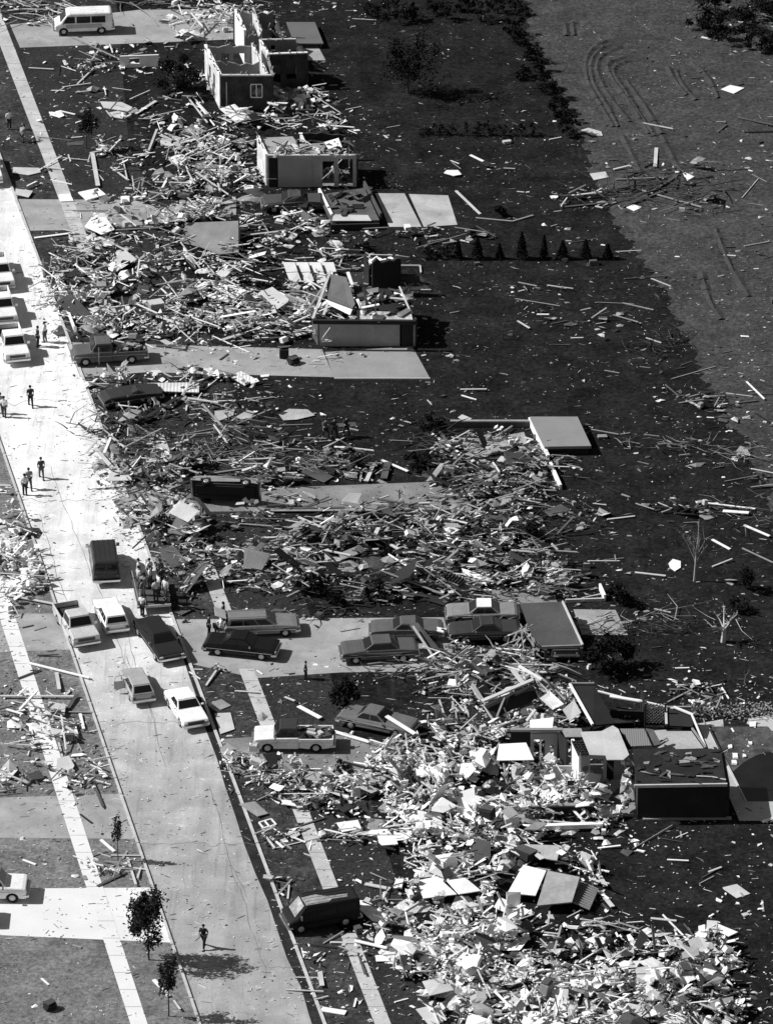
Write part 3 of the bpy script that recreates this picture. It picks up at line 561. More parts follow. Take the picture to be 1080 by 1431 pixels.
# ------------------------------------------------------------------ trees and shrubs
def crown(mb, c, rx, rz_, n, leaf, clumps=14, lo=-.9):
    cs = []
    for i in range(clumps):
        u = Vector((random.gauss(0, 1), random.gauss(0, 1), random.gauss(0, 1))).normalized() * random.uniform(.25, 1.02)
        cs.append((c + Vector((u.x * rx * (1 - .35 * max(0, u.z)), u.y * rx * (1 - .35 * max(0, u.z)), u.z * rz_)), random.uniform(.14, .42)))
    for i in range(n):
        cc, r = random.choice(cs); g = Vector((random.gauss(0, 1), random.gauss(0, 1), random.gauss(0, 1))) * .48
        mb.leaf(cc + Vector((g.x * r * rx, g.y * r * rx, g.z * r * rz_)), leaf * random.uniform(.6, 1.4))
    return cs
def tree(px, py, h, r, label, n=2200, leaf=.14, m=None, name='street_tree', base=.3, tr=.08, group=None, lean=0, cat='tree'):
    g = G(px, py); root = thing(name, label, cat, g, group)
    c = g + Vector((lean, 0, h * (base + (1 - base) / 2))); mb = MB(); cs = crown(mb, c, r, h * (1 - base) / 2, n, leaf, 26)
    t = MB(); top = g + Vector((lean, 0, h * .85)); mid = g + Vector((lean * .4, 0, h * base)); t.tube(g - Vector((0, 0, .1)), mid, tr, tr * .8); t.tube(mid, top, tr * .8, tr * .25)
    part('trunk', t, BARK, root)
    for cc, _ in cs[:9]:
        l = MB(); s0 = mid.lerp(top, random.uniform(0, .6)); l.tube(s0, cc, tr * .4, tr * .1, 5); part('limb', l, BARK, root)
    part('crown', mb, m or FOL, root); return root
def shrub(px, py, h, r, label, n=900, leaf=.12, m=None, name='shrub', group=None, cat='shrub', cone=False):
    g = G(px, py); root = thing(name, label, cat, g, group); mb = MB()
    if cone:
        for i in range(n):
            t = random.random() ** .8; rr = r * (1 - t) ** .8 * math.sqrt(random.random()) * (1 + .25 * noise.noise(Vector((px, t * 6, i % 3)))); a = random.random() * 6.28
            mb.leaf(g + Vector((rr * math.cos(a), rr * math.sin(a), .05 + t * h)), leaf * random.uniform(.6, 1.3))
    else: crown(mb, g + Vector((0, 0, h * .52)), r, h * .5, n, leaf, 10)
    t = MB()
    for i in range(4): t.tube(g, g + Vector((random.uniform(-.5, .5) * r, random.uniform(-.5, .5) * r, h * .6)), .04, .015, 5)
    part('stems', t, BARK, root); part('foliage', mb, m or FOL, root); return root
def bare(px, py, h, label, tr=.1, m=None, n=7, name='bare_tree', spread=.5, seed=0):
    random.seed(seed + 50); g = G(px, py); root = thing(name, label, 'tree', g); t = MB(); top = g + Vector((.1, 0, h * .5)); t.tube(g - Vector((0, 0, .1)), top, tr, tr * .6); part('trunk', t, m or BARK, root)
    for i in range(n):
        l = MB(); s0 = (g + Vector((0, 0, h * .25))).lerp(top, random.uniform(.0, 1)); u = Vector((random.gauss(0, spread), random.gauss(0, spread), random.uniform(.5, 1.1))).normalized(); L = h * random.uniform(.35, .65)
        e1 = s0 + u * L * .55; e2 = e1 + (u + Vector((random.gauss(0, .3), random.gauss(0, .3), .2))).normalized() * L * .5; l.tube(s0, e1, tr * .4, tr * .22, 5); l.tube(e1, e2, tr * .22, tr * .08, 4)
        for _ in range(3):
            f = e1.lerp(e2, random.random()); l.tube(f, f + Vector((random.gauss(0, .5), random.gauss(0, .5), .4)) * L * .25, tr * .12, tr * .04, 4)
        part('branch', l, m or BARK, root)
    random.seed(seed + 99); return root
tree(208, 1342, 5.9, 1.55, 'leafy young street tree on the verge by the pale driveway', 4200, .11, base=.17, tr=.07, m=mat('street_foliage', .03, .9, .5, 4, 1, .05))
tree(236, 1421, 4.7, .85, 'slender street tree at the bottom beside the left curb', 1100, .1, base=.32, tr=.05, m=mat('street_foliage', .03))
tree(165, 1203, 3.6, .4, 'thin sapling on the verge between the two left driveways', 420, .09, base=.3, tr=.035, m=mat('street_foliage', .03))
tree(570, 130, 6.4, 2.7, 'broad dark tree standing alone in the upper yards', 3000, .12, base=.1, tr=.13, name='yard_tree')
shrub(255, 127, 3.1, 2.1, 'large dark bush at the left wall of the upper roofless house', 2600, .13)
tree(121, 207, 3.6, .95, 'small dark leafy tree on the upper lawn', 1100, .1, base=.3, tr=.05, name='yard_tree')
HG = 'dark shrubs edging the open field'
for i, (x, y, h, r) in enumerate([(722, 62, 1.8, 1.0), (738, 84, 2.0, 1.0), (748, 100, 1.8, .9), (736, 110, 1.3, .9), (757, 126, 1.8, 1.0), (770, 138, 1.6, .9), (776, 156, 1.9, 1.0), (785, 170, 1.7, .9), (790, 188, 2.0, 1.1), (712, 48, 2, 1.1)]):
    shrub(x, y, h, r, 'dark shrub in the row edging the open field', 480, .13, group=HG)
HG = 'dark shrubs along the top edge'
for i in range(11): shrub(520 + i * 20 + random.uniform(-6, 6), 22 + random.uniform(-8, 10), random.uniform(1.2, 2.4), random.uniform(.8, 1.3), 'dark shrub in the band along the top edge of the yards', 300, .13, group=HG)
HG = 'low hedge plants in the upper yard'
for i in range(9): shrub(592 + i * 19 + random.uniform(-4, 4), 187 + i * .3, random.uniform(.6, 1.5), .7, 'low dark hedge plant in the row behind the broad tree', 170, .1, group=HG)
HG = 'conical evergreens in a row'
random.seed(31)
for x, h, wl in ((640, 1.8, 'leftmost'), (667, 1.7, 'second'), (698, 1.3, 'third'), (729, 2.0, 'fourth'), (760, 1.9, 'fifth'), (786, 1.8, 'sixth'), (818, 1.9, 'seventh'), (849, 1.3, 'eighth')):
    shrub(x, 361, h * random.uniform(.85, 1.15), random.uniform(.38, .62), '%s of the small conical evergreens in the row behind the yards' % wl, random.choice((1000, 1300, 1600)), .09, group=HG, cone=True, name='conical_evergreen', cat='evergreen')
shrub(855, 930, 2.8, 2.2, 'large dark bush beside the patio of the collapsed garage', 2600, .13)
shrub(868, 845, 1.6, 1.4, 'dark bush at the far corner of the collapsed garage patio', 900, .12)
shrub(481, 1088, 1.3, .75, 'round dark bush in rubble below the white pickup', 900, .09)
tree(482, 996, 2.9, .95, 'dark narrow bush tree beside the grey coupe', 1700, .11, base=.05, tr=.06, name='yard_tree')
shrub(1042, 822, 1.7, 1.0, 'upper of two dark bushes at the right edge of the yards', 700, .1, m=FOL)
shrub(1040, 855, 1.2, 1.1, 'lower of two dark bushes at the right edge of the yards', 450, .1, m=FOL)
shrub(860, 1330, .9, .8, 'small dark bush at the edge of the bottom rubble', 400, .1)
for x, y, h, r, lb in ((508, 352, .7, .8, 'round bush behind the patio of the upper garage'), (600, 359, .8, .7, 'round bush left of the evergreen row'), (622, 357, .9, .9, 'round bush nearest the evergreen row')): shrub(x, y, h, r, 'dark ' + lb, 500, .1)
for x, y, h, r, lb in ((441, 832, 1.6, .9, 'above the station wagon'), (470, 850, 1.2, .9, 'at the edge of the middle driveway'), (528, 838, 1.6, 1.0, 'above the crushed sedan'), (545, 785, 1.5, .8, 'in the middle of the wide rubble field'), (500, 655, 1.2, .8, 'beside the upper bare slab'), (582, 655, 1.4, 1.0, 'left of the ruined foundation'), (606, 600, 1.3, 1.2, 'at the corner of the ruined foundation'), (700, 300, .9, .6, 'past the upper patio'), (880, 1010, .9, .7, 'behind the leaning frames'), (375, 408, 1.2, 1.1, 'below the pale mattress-like sheet'), (650, 790, 1.2, .8, 'beside the broken stair'), (742, 750, 1.2, .9, 'at the right end of the wide rubble field')):
    shrub(x, y, h, r, 'dark torn bush ' + lb, 700, .11)
for x, y, h, r in ((985, 40, 2.2, 1.8), (1012, 52, 2.4, 1.8), (1040, 38, 2.4, 2.0), (1062, 72, 2.4, 1.7), (1084, 74, 2.4, 1.8), (1080, 30, 2.5, 2.2), (1000, 18, 2.2, 1.9), (1060, 10, 2.4, 2.2)):
    shrub(x, y, h, r, 'dark bush in the thicket at the top right corner', 900, .14, group='bushes of the top right thicket')
bare(970, 812, 4.8, 'bare upright tree with a torn root plate in the right yard', .1, mat('pale_bark', .38), 10, spread=.4, seed=3)
bare(1010, 897, 2.9, 'broken tree with stripped pale branches at the right', .2, BARK_P, 10, spread=.8, seed=5)
bare(702, 474, 2.8, 'small bare tree in the dark yard below the evergreens', .05, BARK, 7, spread=.6, seed=9)
bare(1040, 955, 1.4, 'short bare stump with twigs in the right yard', .05, mat('grey_bark', .2), 5, spread=.7, seed=11)
bare(720, 262, 1.8, 'spindly bare bush past the upper patio', .04, BARK, 9, spread=.6, seed=13)

GB = mat('grey_bark', .2)
tangle(45, 14, 100, 24, 60, 'pale tangle of fallen branches at the top left corner', BARK_P, 2.4, .06)
tangle(190, 4, 120, 8, 30, 'fallen branches along the top edge beyond the farthest driveway', GB, 2.2, .05)
tangle(190, 600, 120, 26, 70, 'dark tangle of branches below the buried wreck', BARK, 1.8, .05)
tangle(330, 640, 150, 16, 60, 'stripped branches strewn above the overturned car', GB, 2.0, .04)
tangle(440, 650, 90, 14, 70, 'long ridge of uprooted brush left of the bare slab', GB, 1.2, .04)
tangle(600, 620, 40, 50, 60, 'dark uprooted branches at the left corner of the ruined foundation', BARK, 1.5, .05)
tangle(700, 735, 170, 30, 90, 'branches tangled in the wreckage below the ruined foundation', BARK, 2.0, .05)
tangle(470, 840, 80, 30, 70, 'dark branch tangle at the upper edge of the middle driveway', BARK, 1.4, .05)
tangle(330, 770, 90, 24, 40, 'brushy tangle beside the upper sidewalk slabs', BARK, 1.2, .03)
tangle(700, 925, 150, 30, 120, 'grey splintered limbs below the trapped cars', GB, 2.2, .05)
tangle(940, 870, 120, 16, 14, 'long pale limbs blown from the broken tree', mat('pale_bark', .3), 2.6, .025, z=.25)
tangle(905, 880, 110, 16, 70, 'dark brush lying left of the broken tree', BARK, 1.2, .03)
tangle(920, 265, 150, 30, 60, 'logs and branches tangled at the field edge', BARK, 2.6, .06)
tangle(1040, 640, 60, 14, 30, 'twigs along the edge of the open field', GB, 1.6, .03)
tangle(960, 625, 110, 8, 40, 'flattened pale fence remains in the right yard', GB, 1.2, .04)
tangle(930, 480, 70, 26, 40, 'twigs scattered where the yard meets the field', BARK, 1.6, .04)
tangle(1045, 720, 60, 30, 40, 'fine pale twigs fanned out at the right edge', GB, 1.6, .02)
tangle(560, 945, 130, 18, 60, 'low broken brush along the lower edge of the middle driveway', BARK, .9, .03)
tangle(575, 400, 30, 20, 16, 'loose branches at the back of the half-collapsed house', BARK, 1.2, .03)
TN3 = ['white', 'pale', 'grey', 'dark', 'black']
# ------------------------------------------------------------------ ruined houses
def wall(root, name, p1, p2, h, m, t=.16, ops=(), z0=0.0, cap=None, jag=0, label=None, h2=None, world=False):
    a = Vector(p1) if world else G(*p1); b = Vector(p2) if world else G(*p2); a.z = b.z = 0; d = b - a; L = d.length; d.normalize(); n = Vector((-d.y, d.x, 0)) * t / 2; h2 = h if h2 is None else h2
    us = sorted({0, L} | {o[i] * L for o in ops for i in (0, 1)}); 
    if jag: us = sorted(set(us) | {L * i / 7 for i in range(8)})
    mb = MB(); hs = {u: h + (h2 - h) * u / L - (random.uniform(0, jag) if jag else 0) for u in us}
    for i in range(len(us) - 1):
        u0, u1 = us[i], us[i + 1]; um = (u0 + u1) / 2; zs = sorted({z0, 99} | {o[k] for o in ops for k in (2, 3) if o[0] * L <= um <= o[1] * L})
        for k in range(len(zs) - 1):
            za, zb = zs[k], zs[k + 1]; zm = min((za + zb) / 2, h - .05)
            if any(o[0] * L <= um <= o[1] * L and o[2] <= (za + min(zb, h)) / 2 <= o[3] for o in ops): continue
            za0 = za; A = a + d * u0; B = a + d * u1; ta = hs[u0] if zb == 99 else zb; tb = hs[u1] if zb == 99 else zb
            if za0 >= min(ta, tb): continue
            vs = [A - n, B - n, B + n, A + n]; vs = [q + Vector((0, 0, za0)) for q in vs] + [A - n + Vector((0, 0, ta)), B - n + Vector((0, 0, tb)), B + n + Vector((0, 0, tb)), A + n + Vector((0, 0, ta))]
            mb.add(vs, [(3, 2, 1, 0), (4, 5, 6, 7), (0, 1, 5, 4), (1, 2, 6, 5), (2, 3, 7, 6), (3, 0, 4, 7)])
    w_ = part(name, mb, m, root, label)
    if cap is not None and not jag and L > 2.2 and z0 == 0 and h > 1.5:      # splintered studs and torn lining along the broken top
        s_ = MB()
        for _ in range(int(L * 3.2)):
            u = random.random() * L; P = a + d * u + Vector((0, 0, h + .05)); s_.bar(P - Vector((0, 0, .25)), P + d * random.uniform(-.5, .5) + n * random.uniform(-3, 3) + Vector((0, 0, random.uniform(.05, .4))), random.uniform(.04, .12), .04)
        part('torn_lining', s_, random.choice([LIGHT_, MID, DARK]), w_)
    if cap is not None and not jag:
        c = MB(); k = d * .0; c.bar(a + Vector((0, 0, h + .052)), b + Vector((0, 0, h2 + .052)), t * 1.25, .1); part('top_plate', c, cap, w_)
    return w_
def roofp(root, name, pts, t, m, label=None):
    mb = MB(); mb.slab([G(*p) for p in pts], t); return part(name, mb, m, root, label)
def wframe(root, a, b, u0, u1, z0, z1, side=-1, m=None):
    a = G(*a); b = G(*b); d = (b - a); L = d.length; d.normalize(); n = Vector((d.y, -d.x, 0)) * .09 * -side; f = MB()
    P = lambda u, z: a + d * L * u + n + Vector((0, 0, z))
    for p, q in ((P(u0, z0), P(u1, z0)), (P(u0, z1), P(u1, z1))): f.bar(p, q, .06, .09)
    for u in (u0, u1, (u0 + u1) / 2): f.bar(P(u, z0 + .05), P(u, z1 - .05), .06, .08)
    w_ = part('window', f, m or WHITE, root)
    g = MB(); g.slab([P(u0, z0) - n * .5, P(u1, z0) - n * .5, P(u1, z1) - n * .5, P(u0, z1) - n * .5], .01); part('pane', g, GLASS, w_); return w_
def joists(root, pts, n, m, w_=.06, t=.16, name='joist'):          # parallel rafters between edge 0-1 and edge 3-2
    q = [G(*p) for p in pts]; mb = MB()
    for i in range(n):
        u = (i + .5) / n; mb.bar(q[0].lerp(q[1], u), q[3].lerp(q[2], u), w_, t)
    return part(name, mb, m, root)
def post(root, p, z0, z1, m, r=.06, name='post'): 
    g = G(*p); mb = MB(); mb.box(g + Vector((0, 0, (z0 + z1) / 2)), (r * 2, r * 2, z1 - z0)); return part(name, mb, m, root)
# ---- brick house at the top, roof gone, walls standing
h1 = thing('brick_house', 'roofless dark brick house with open rooms at the top', 'house', G(350, 125))
H = 3.15
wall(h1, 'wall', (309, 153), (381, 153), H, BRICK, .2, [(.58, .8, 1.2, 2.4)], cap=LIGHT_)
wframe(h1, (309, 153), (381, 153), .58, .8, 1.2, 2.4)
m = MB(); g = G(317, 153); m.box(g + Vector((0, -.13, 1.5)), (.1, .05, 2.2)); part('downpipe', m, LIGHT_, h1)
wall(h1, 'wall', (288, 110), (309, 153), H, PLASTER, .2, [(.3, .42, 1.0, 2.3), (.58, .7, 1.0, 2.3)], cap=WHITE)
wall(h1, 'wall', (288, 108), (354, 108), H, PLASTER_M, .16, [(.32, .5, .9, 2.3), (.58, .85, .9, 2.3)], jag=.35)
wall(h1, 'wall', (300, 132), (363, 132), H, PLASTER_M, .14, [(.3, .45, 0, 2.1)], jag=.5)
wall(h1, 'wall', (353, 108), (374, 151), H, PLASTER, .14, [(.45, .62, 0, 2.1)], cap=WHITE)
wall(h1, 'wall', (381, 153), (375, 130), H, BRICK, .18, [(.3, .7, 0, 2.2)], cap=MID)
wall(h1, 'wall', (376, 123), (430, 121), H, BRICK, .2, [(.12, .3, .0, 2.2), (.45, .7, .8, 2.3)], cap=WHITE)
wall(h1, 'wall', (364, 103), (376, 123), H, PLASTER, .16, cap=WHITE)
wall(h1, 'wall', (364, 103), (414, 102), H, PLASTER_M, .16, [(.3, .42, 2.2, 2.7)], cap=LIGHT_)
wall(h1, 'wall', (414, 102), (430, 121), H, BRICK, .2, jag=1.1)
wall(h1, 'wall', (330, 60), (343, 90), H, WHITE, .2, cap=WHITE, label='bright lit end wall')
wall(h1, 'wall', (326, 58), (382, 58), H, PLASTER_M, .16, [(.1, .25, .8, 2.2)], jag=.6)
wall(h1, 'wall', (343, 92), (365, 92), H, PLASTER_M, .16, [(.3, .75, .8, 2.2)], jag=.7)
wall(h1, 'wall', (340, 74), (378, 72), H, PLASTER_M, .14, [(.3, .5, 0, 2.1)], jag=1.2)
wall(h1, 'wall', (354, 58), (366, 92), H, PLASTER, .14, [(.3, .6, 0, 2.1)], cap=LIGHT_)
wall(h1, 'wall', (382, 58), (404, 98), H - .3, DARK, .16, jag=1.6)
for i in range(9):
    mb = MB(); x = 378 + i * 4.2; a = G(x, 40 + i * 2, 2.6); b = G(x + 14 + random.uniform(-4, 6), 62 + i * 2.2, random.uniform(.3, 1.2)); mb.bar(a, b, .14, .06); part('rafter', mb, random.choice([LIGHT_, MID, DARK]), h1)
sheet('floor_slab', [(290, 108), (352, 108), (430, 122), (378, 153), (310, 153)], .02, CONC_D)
wall(h1, 'foundation', (385, 158), (440, 158), .35, BRICK, .2)
mb = MB(); mb.slab([G(386, 158, .05), G(440, 158, .05), G(428, 124, .05), G(382, 128, .05)], .04); part('porch', mb, CONC_D, h1)
sl1 = thing('patio_roof', 'flat grey roof panel lying right of the upper brick house', 'roof panel', G(425, 60))
roofp(sl1, 'panel', [(400, 30, .5), (440, 30, .5), (452, 60, .5), (412, 60, .5)], .12, mat('flat_roof', .13, .9, .12))
post(sl1, (412, 66), 0, .4, DARK); post(sl1, (448, 66), 0, .4, DARK)
# ---- roofless garage house
h2 = thing('garage_house', 'roofless low house with a grey garage front and broken deck', 'house', G(435, 250))
H = 2.75
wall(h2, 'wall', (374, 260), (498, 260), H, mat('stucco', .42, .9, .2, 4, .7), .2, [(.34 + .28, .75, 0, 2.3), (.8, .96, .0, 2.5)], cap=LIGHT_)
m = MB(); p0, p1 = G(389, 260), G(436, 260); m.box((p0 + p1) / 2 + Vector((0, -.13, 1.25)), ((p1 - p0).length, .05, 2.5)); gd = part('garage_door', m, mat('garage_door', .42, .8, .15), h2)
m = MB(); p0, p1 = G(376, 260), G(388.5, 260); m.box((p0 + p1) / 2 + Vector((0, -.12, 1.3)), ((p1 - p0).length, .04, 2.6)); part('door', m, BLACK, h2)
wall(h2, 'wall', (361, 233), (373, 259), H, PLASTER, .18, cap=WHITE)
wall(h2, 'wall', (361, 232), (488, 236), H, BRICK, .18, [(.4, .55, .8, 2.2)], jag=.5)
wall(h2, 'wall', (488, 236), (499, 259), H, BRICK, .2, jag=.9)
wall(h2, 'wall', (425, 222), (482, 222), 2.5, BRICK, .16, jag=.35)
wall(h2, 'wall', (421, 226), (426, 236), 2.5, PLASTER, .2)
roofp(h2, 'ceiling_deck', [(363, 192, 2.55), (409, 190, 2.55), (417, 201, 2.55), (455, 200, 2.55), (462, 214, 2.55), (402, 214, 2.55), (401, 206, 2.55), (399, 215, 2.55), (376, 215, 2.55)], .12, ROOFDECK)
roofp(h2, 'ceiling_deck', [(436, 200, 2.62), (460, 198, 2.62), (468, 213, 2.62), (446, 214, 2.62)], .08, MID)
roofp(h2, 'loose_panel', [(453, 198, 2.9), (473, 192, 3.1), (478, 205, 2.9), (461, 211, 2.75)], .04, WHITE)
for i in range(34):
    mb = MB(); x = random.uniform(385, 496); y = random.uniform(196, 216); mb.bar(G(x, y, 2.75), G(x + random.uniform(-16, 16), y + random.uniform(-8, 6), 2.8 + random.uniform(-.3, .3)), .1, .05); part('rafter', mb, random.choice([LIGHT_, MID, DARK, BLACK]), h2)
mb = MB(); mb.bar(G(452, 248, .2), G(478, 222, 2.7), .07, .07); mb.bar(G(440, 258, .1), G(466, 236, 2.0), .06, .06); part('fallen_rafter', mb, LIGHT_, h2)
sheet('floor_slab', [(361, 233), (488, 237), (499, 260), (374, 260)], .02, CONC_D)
lr = thing('sunken_roof', 'low boxy roof deck full of wreckage beside the bright patio', 'roof', G(490, 308))
roofp(lr, 'deck', [(445, 272, .7), (509, 262, .7), (530, 307, .7), (462, 309, .7)], .12, mat('gravel_roof', .10, 1, .5, 12))
roofp(lr, 'deck_strip', [(466, 299, .74), (514, 300, .74), (519, 308, .74), (464, 308, .74)], .04, LIGHT_)
for p, q, mm in (((446, 276), (464, 312), WHITE), ((509, 266), (532, 311), DARK)):
    mb = MB(); mb.bar(G(*p) + Vector((0, 0, .62)), G(*q) + Vector((0, 0, .62)), .18, .5); part('fascia', mb, mm, lr)
wall(lr, 'wall', (462, 322), (530, 320), .55, BLACK, .2)
for i in range(22):
    mb = MB(); x = random.uniform(452, 515); y = random.uniform(268, 298); mb.box(G(x, y, .85), (random.uniform(.4, 1.5), random.uniform(.2, .5), random.uniform(.03, .2)), Matrix.Rotation(random.uniform(0, 3), 3, 'Z') @ Matrix.Rotation(random.uniform(-.7, .7), 3, 'X'), 0, .2)
    solo('twisted_piece', mb, random.choice([DARK, BLACK, DARK, MID]), 'dark piece of wreckage strewn on the low boxy roof deck', 'debris', 'dark wreckage on the low roof deck')
rp = thing('fallen_roof', 'smooth grey roof piece lying slanted in the upper rubble', 'roof piece', G(300, 360))
roofp(rp, 'panel', [(260, 311, .35), (333, 308, 1.3), (333.5, 352, 1.0), (306, 355, .8), (281, 345, .3), (252, 338, .15)], .06, mat('felt_roof', .2, .95, .2, 10, .9))
mb = MB(); mb.bar(G(334, 308, 1.2), G(334, 352, .9), .1, .4); part('edge_board', mb, BLACK, rp)
mw = thing('wavy_sheet', 'pale buckled metal sheet in front of the half-collapsed house', 'metal sheet', G(430, 395))
for i in range(4):
    x = 395 + i * 18; mb = MB(); mb.slab([G(x, 366, .75), G(x + 17, 366, 1.0), G(x + 21, 379, .95), G(x + 5, 380, .6)], .05); mb.slab([G(x + 5, 380, .55), G(x + 21, 379, .9), G(x + 26, 392, .5), G(x + 11, 396, .25)], .05); part('panel', mb, LIGHT_, mw)
# ---- half collapsed house
h3 = thing('collapsed_house', 'half-collapsed house with a pale wall facing its bare driveway slab', 'house', G(510, 470))
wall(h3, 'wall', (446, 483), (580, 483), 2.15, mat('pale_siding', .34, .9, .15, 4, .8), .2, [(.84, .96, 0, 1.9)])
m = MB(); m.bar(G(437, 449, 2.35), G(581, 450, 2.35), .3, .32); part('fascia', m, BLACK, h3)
m = MB(); p = G(569, 483); m.box(p + Vector((0, -.15, .95)), (.9, .05, 1.85)); part('door', m, BLACK, h3)  # black panel paints the dark of the open doorway
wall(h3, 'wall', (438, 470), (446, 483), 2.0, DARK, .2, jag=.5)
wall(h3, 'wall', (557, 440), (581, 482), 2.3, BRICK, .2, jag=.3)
roofp(h3, 'roof', [(455, 381, 2.4), (484, 387, 3.0), (496, 424, 2.6), (492, 431, 2.3), (458, 418, 2.2)], .1, mat('fallen_shingle', .12, .9, .2, 6)); 
roofp(h3, 'roof_underside', [(457, 419, 2.25), (492, 432, 2.35), (489, 440, 2.0), (456, 424, 2.0)], .04, WHITE)
roofp(h3, 'ceiling_deck', [(494, 400, 2.15), (552, 404, 2.15), (572, 446, 2.15), (500, 447, 2.15)], .1, BLACK)
roofp(h3, 'insulation', [(503, 434, 2.3), (574, 436, 2.3), (577, 447, 2.3), (503, 447, 2.3)], .1, mat('loose_insulation', .42, 1, .6, 6, 2))
wall(h3, 'wall', (520, 412), (560, 410), 3.2, BLACK, .4, jag=.4)
for x0, y0, z0, x1, y1, z1, w_, mm in ((558, 400, 3.4, 572, 432, 2.3, .12, WHITE), (525, 414, 3.8, 524, 440, 2.3, .1, DARK), (505, 430, 2.5, 530, 425, 2.7, .3, WHITE), (545, 416, 2.8, 565, 418, 2.7, .3, LIGHT_), (437, 445, 2.4, 462, 378, 2.5, .2, LIGHT_), (425, 440, 1.0, 462, 385, 2.2, .14, MID), (452, 440, 2.2, 458, 424, 2.3, .2, LIGHT_), (486, 380, 3.0, 492, 398, 2.7, .25, WHITE)):
    mb = MB(); mb.bar(G(x0, y0, z0), G(x1, y1, z1), w_, .06); part('rafter', mb, mm, h3)
for i in range(46):
    x = random.uniform(500, 572); y = random.uniform(404, 446) ; mb = MB(); mb.box(G(x, y, 2.4), (random.uniform(.3, 1.3), random.uniform(.15, .6), random.uniform(.05, .25)), Matrix.Rotation(random.uniform(0, 3), 3, 'Z') @ Matrix.Rotation(random.uniform(-.5, .5), 3, 'X'), 0, .25)
    solo('broken_piece', mb, random.choice([WHITE, LIGHT_, MID, DARK, BLACK, BLACK]), 'broken piece lying on the open ceiling of the half-collapsed house', 'debris', 'broken pieces on the open ceiling of the half-collapsed house')
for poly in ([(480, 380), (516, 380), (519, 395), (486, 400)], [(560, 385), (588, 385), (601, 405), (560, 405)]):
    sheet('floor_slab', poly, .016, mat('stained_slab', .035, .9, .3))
for a, b in (((480, 356), (516, 356)), ((516, 356), (519, 392)), ((516, 356), (557, 357)), ((558, 371), (587, 371)), ((587, 371), (588, 381)), ((588, 405), (602, 405)), ((480, 356), (474, 372))):
    mb = MB(); mb.bar(G(a[0], a[1], .1), G(b[0], b[1], .1), .12, .12); solo('sill_beam', mb, LIGHT_, 'pale wall sill left on the bare floor behind the half-collapsed house', 'beam', 'pale sills of the vanished back walls')
bk = thing('shadow_box', 'black box standing in for the shadowed opening behind the half-collapsed house', 'shadowed opening', G(538, 400))  # black walls put the tall shadow of the opening into the colour
wall(bk, 'wall', (517, 398), (556, 398), 1.9, BLACK, .2, jag=.5); wall(bk, 'wall', (517, 398), (510, 382), 1.7, BLACK, .2, jag=.3); wall(bk, 'wall', (556, 398), (550, 382), 1.9, BLACK, .2, jag=.3)
for i in range(5):
    mb = MB(); x = 520 + i * 8; mb.bar(G(x, 362 + random.uniform(-3, 3), 1.9), G(x + random.uniform(3, 8), 364, 2.0), .3, .1); part('torn_trim', mb, WHITE, bk)
sheet('driveway', [(454, 492), (576, 484), (601, 529), (467, 529)], .02, mat('driveway_slab', .28, .9, .18, 7, .5))
mb = MB(); mb.bar(G(467, 530) + Vector((0, 0, .06)), G(601, 530) + Vector((0, 0, .06)), .1, .12); solo('slab_edge', mb, LIGHT_, 'pale raised edge along the bare driveway slab', 'kerb edge')
ap = thing('chest_freezer', 'white box freezer standing against the pale wall', 'freezer', G(495, 480)); mb = MB(); mb.box(G(495, 481) + Vector((0, 0, .42)), (1.05, .6, .84)); part('cabinet', mb, LIGHT_, ap, bevel=.04); mb = MB(); mb.box(G(495, 481) + Vector((0, 0, .9)), (1.1, .65, .1)); part('lid', mb, WHITE, ap, bevel=.03)
# ---- ruined foundation with a slab roof
h4 = thing('ruined_foundation', 'low house foundation full of wreckage left of the flat slab', 'foundation', G(690, 640))
wall(h4, 'wall', (629, 596), (742, 596), .42, DARK, .22, cap=MID)
wall(h4, 'wall', (740, 592), (766, 645), .55, WHITE, .22); wall(h4, 'wall', (769, 652), (783, 684), .4, WHITE, .2); wall(h4, 'wall', (608, 596), (645, 650), .3, DARK, .2, jag=.2)
sheet('floor_slab', [(646, 618), (690, 612), (732, 604), (736, 616), (700, 634), (672, 640), (650, 636)], .03, mat('bare_floor', .32, .9, .25, 4, 1))
fs = thing('flat_slab', 'flat grey square roof slab standing on low walls in the dark yard', 'slab', G(790, 620))
roofp(fs, 'slab', [(740.5, 582, .75), (807, 582, .75), (826, 623, .75), (761, 624, .75)], .22, mat('slab_grey', .24, .9, .1, 12, .8))
wall(fs, 'wall', (764, 634), (822, 634), .5, BLACK, .2); wall(fs, 'wall', (807, 596), (822, 632), .5, BLACK, .2)
# ---- garage roof fallen to the ground
h5 = thing('collapsed_garage', 'collapsed garage under a dark shingled roof behind the trapped cars', 'garage', G(770, 910))
roofp(h5, 'roof', [(727, 843, 1.35), (785, 841, 1.35), (813, 901, 1.2), (758, 904, 1.05), (742, 885, 1.15)], .14, ROOF_D)
mb = MB(); mb.bar(G(786, 841, 1.4), G(814, 902, 1.25), .12, .18); part('fascia', mb, LIGHT_, h5)
mb = MB(); mb.bar(G(757, 905, 1.08), G(813, 903, 1.2), .1, .2); part('fascia', mb, MID, h5)
for p in ((812, 923), (762, 925), (786, 864), (735, 868)): post(h5, p, 0, 1.0, DARK, .1)
for i in range(26):
    a = G(random.uniform(722, 748), random.uniform(872, 885), random.uniform(.6, 1.3)); b = G(random.uniform(700, 775), random.uniform(880, 912), random.uniform(.1, 1.2)); mb = MB(); mb.bar(a, b, random.uniform(.06, .14), .05); part('splintered_rafter', mb, random.choice([MID, MID, DARK, LIGHT_]), h5)
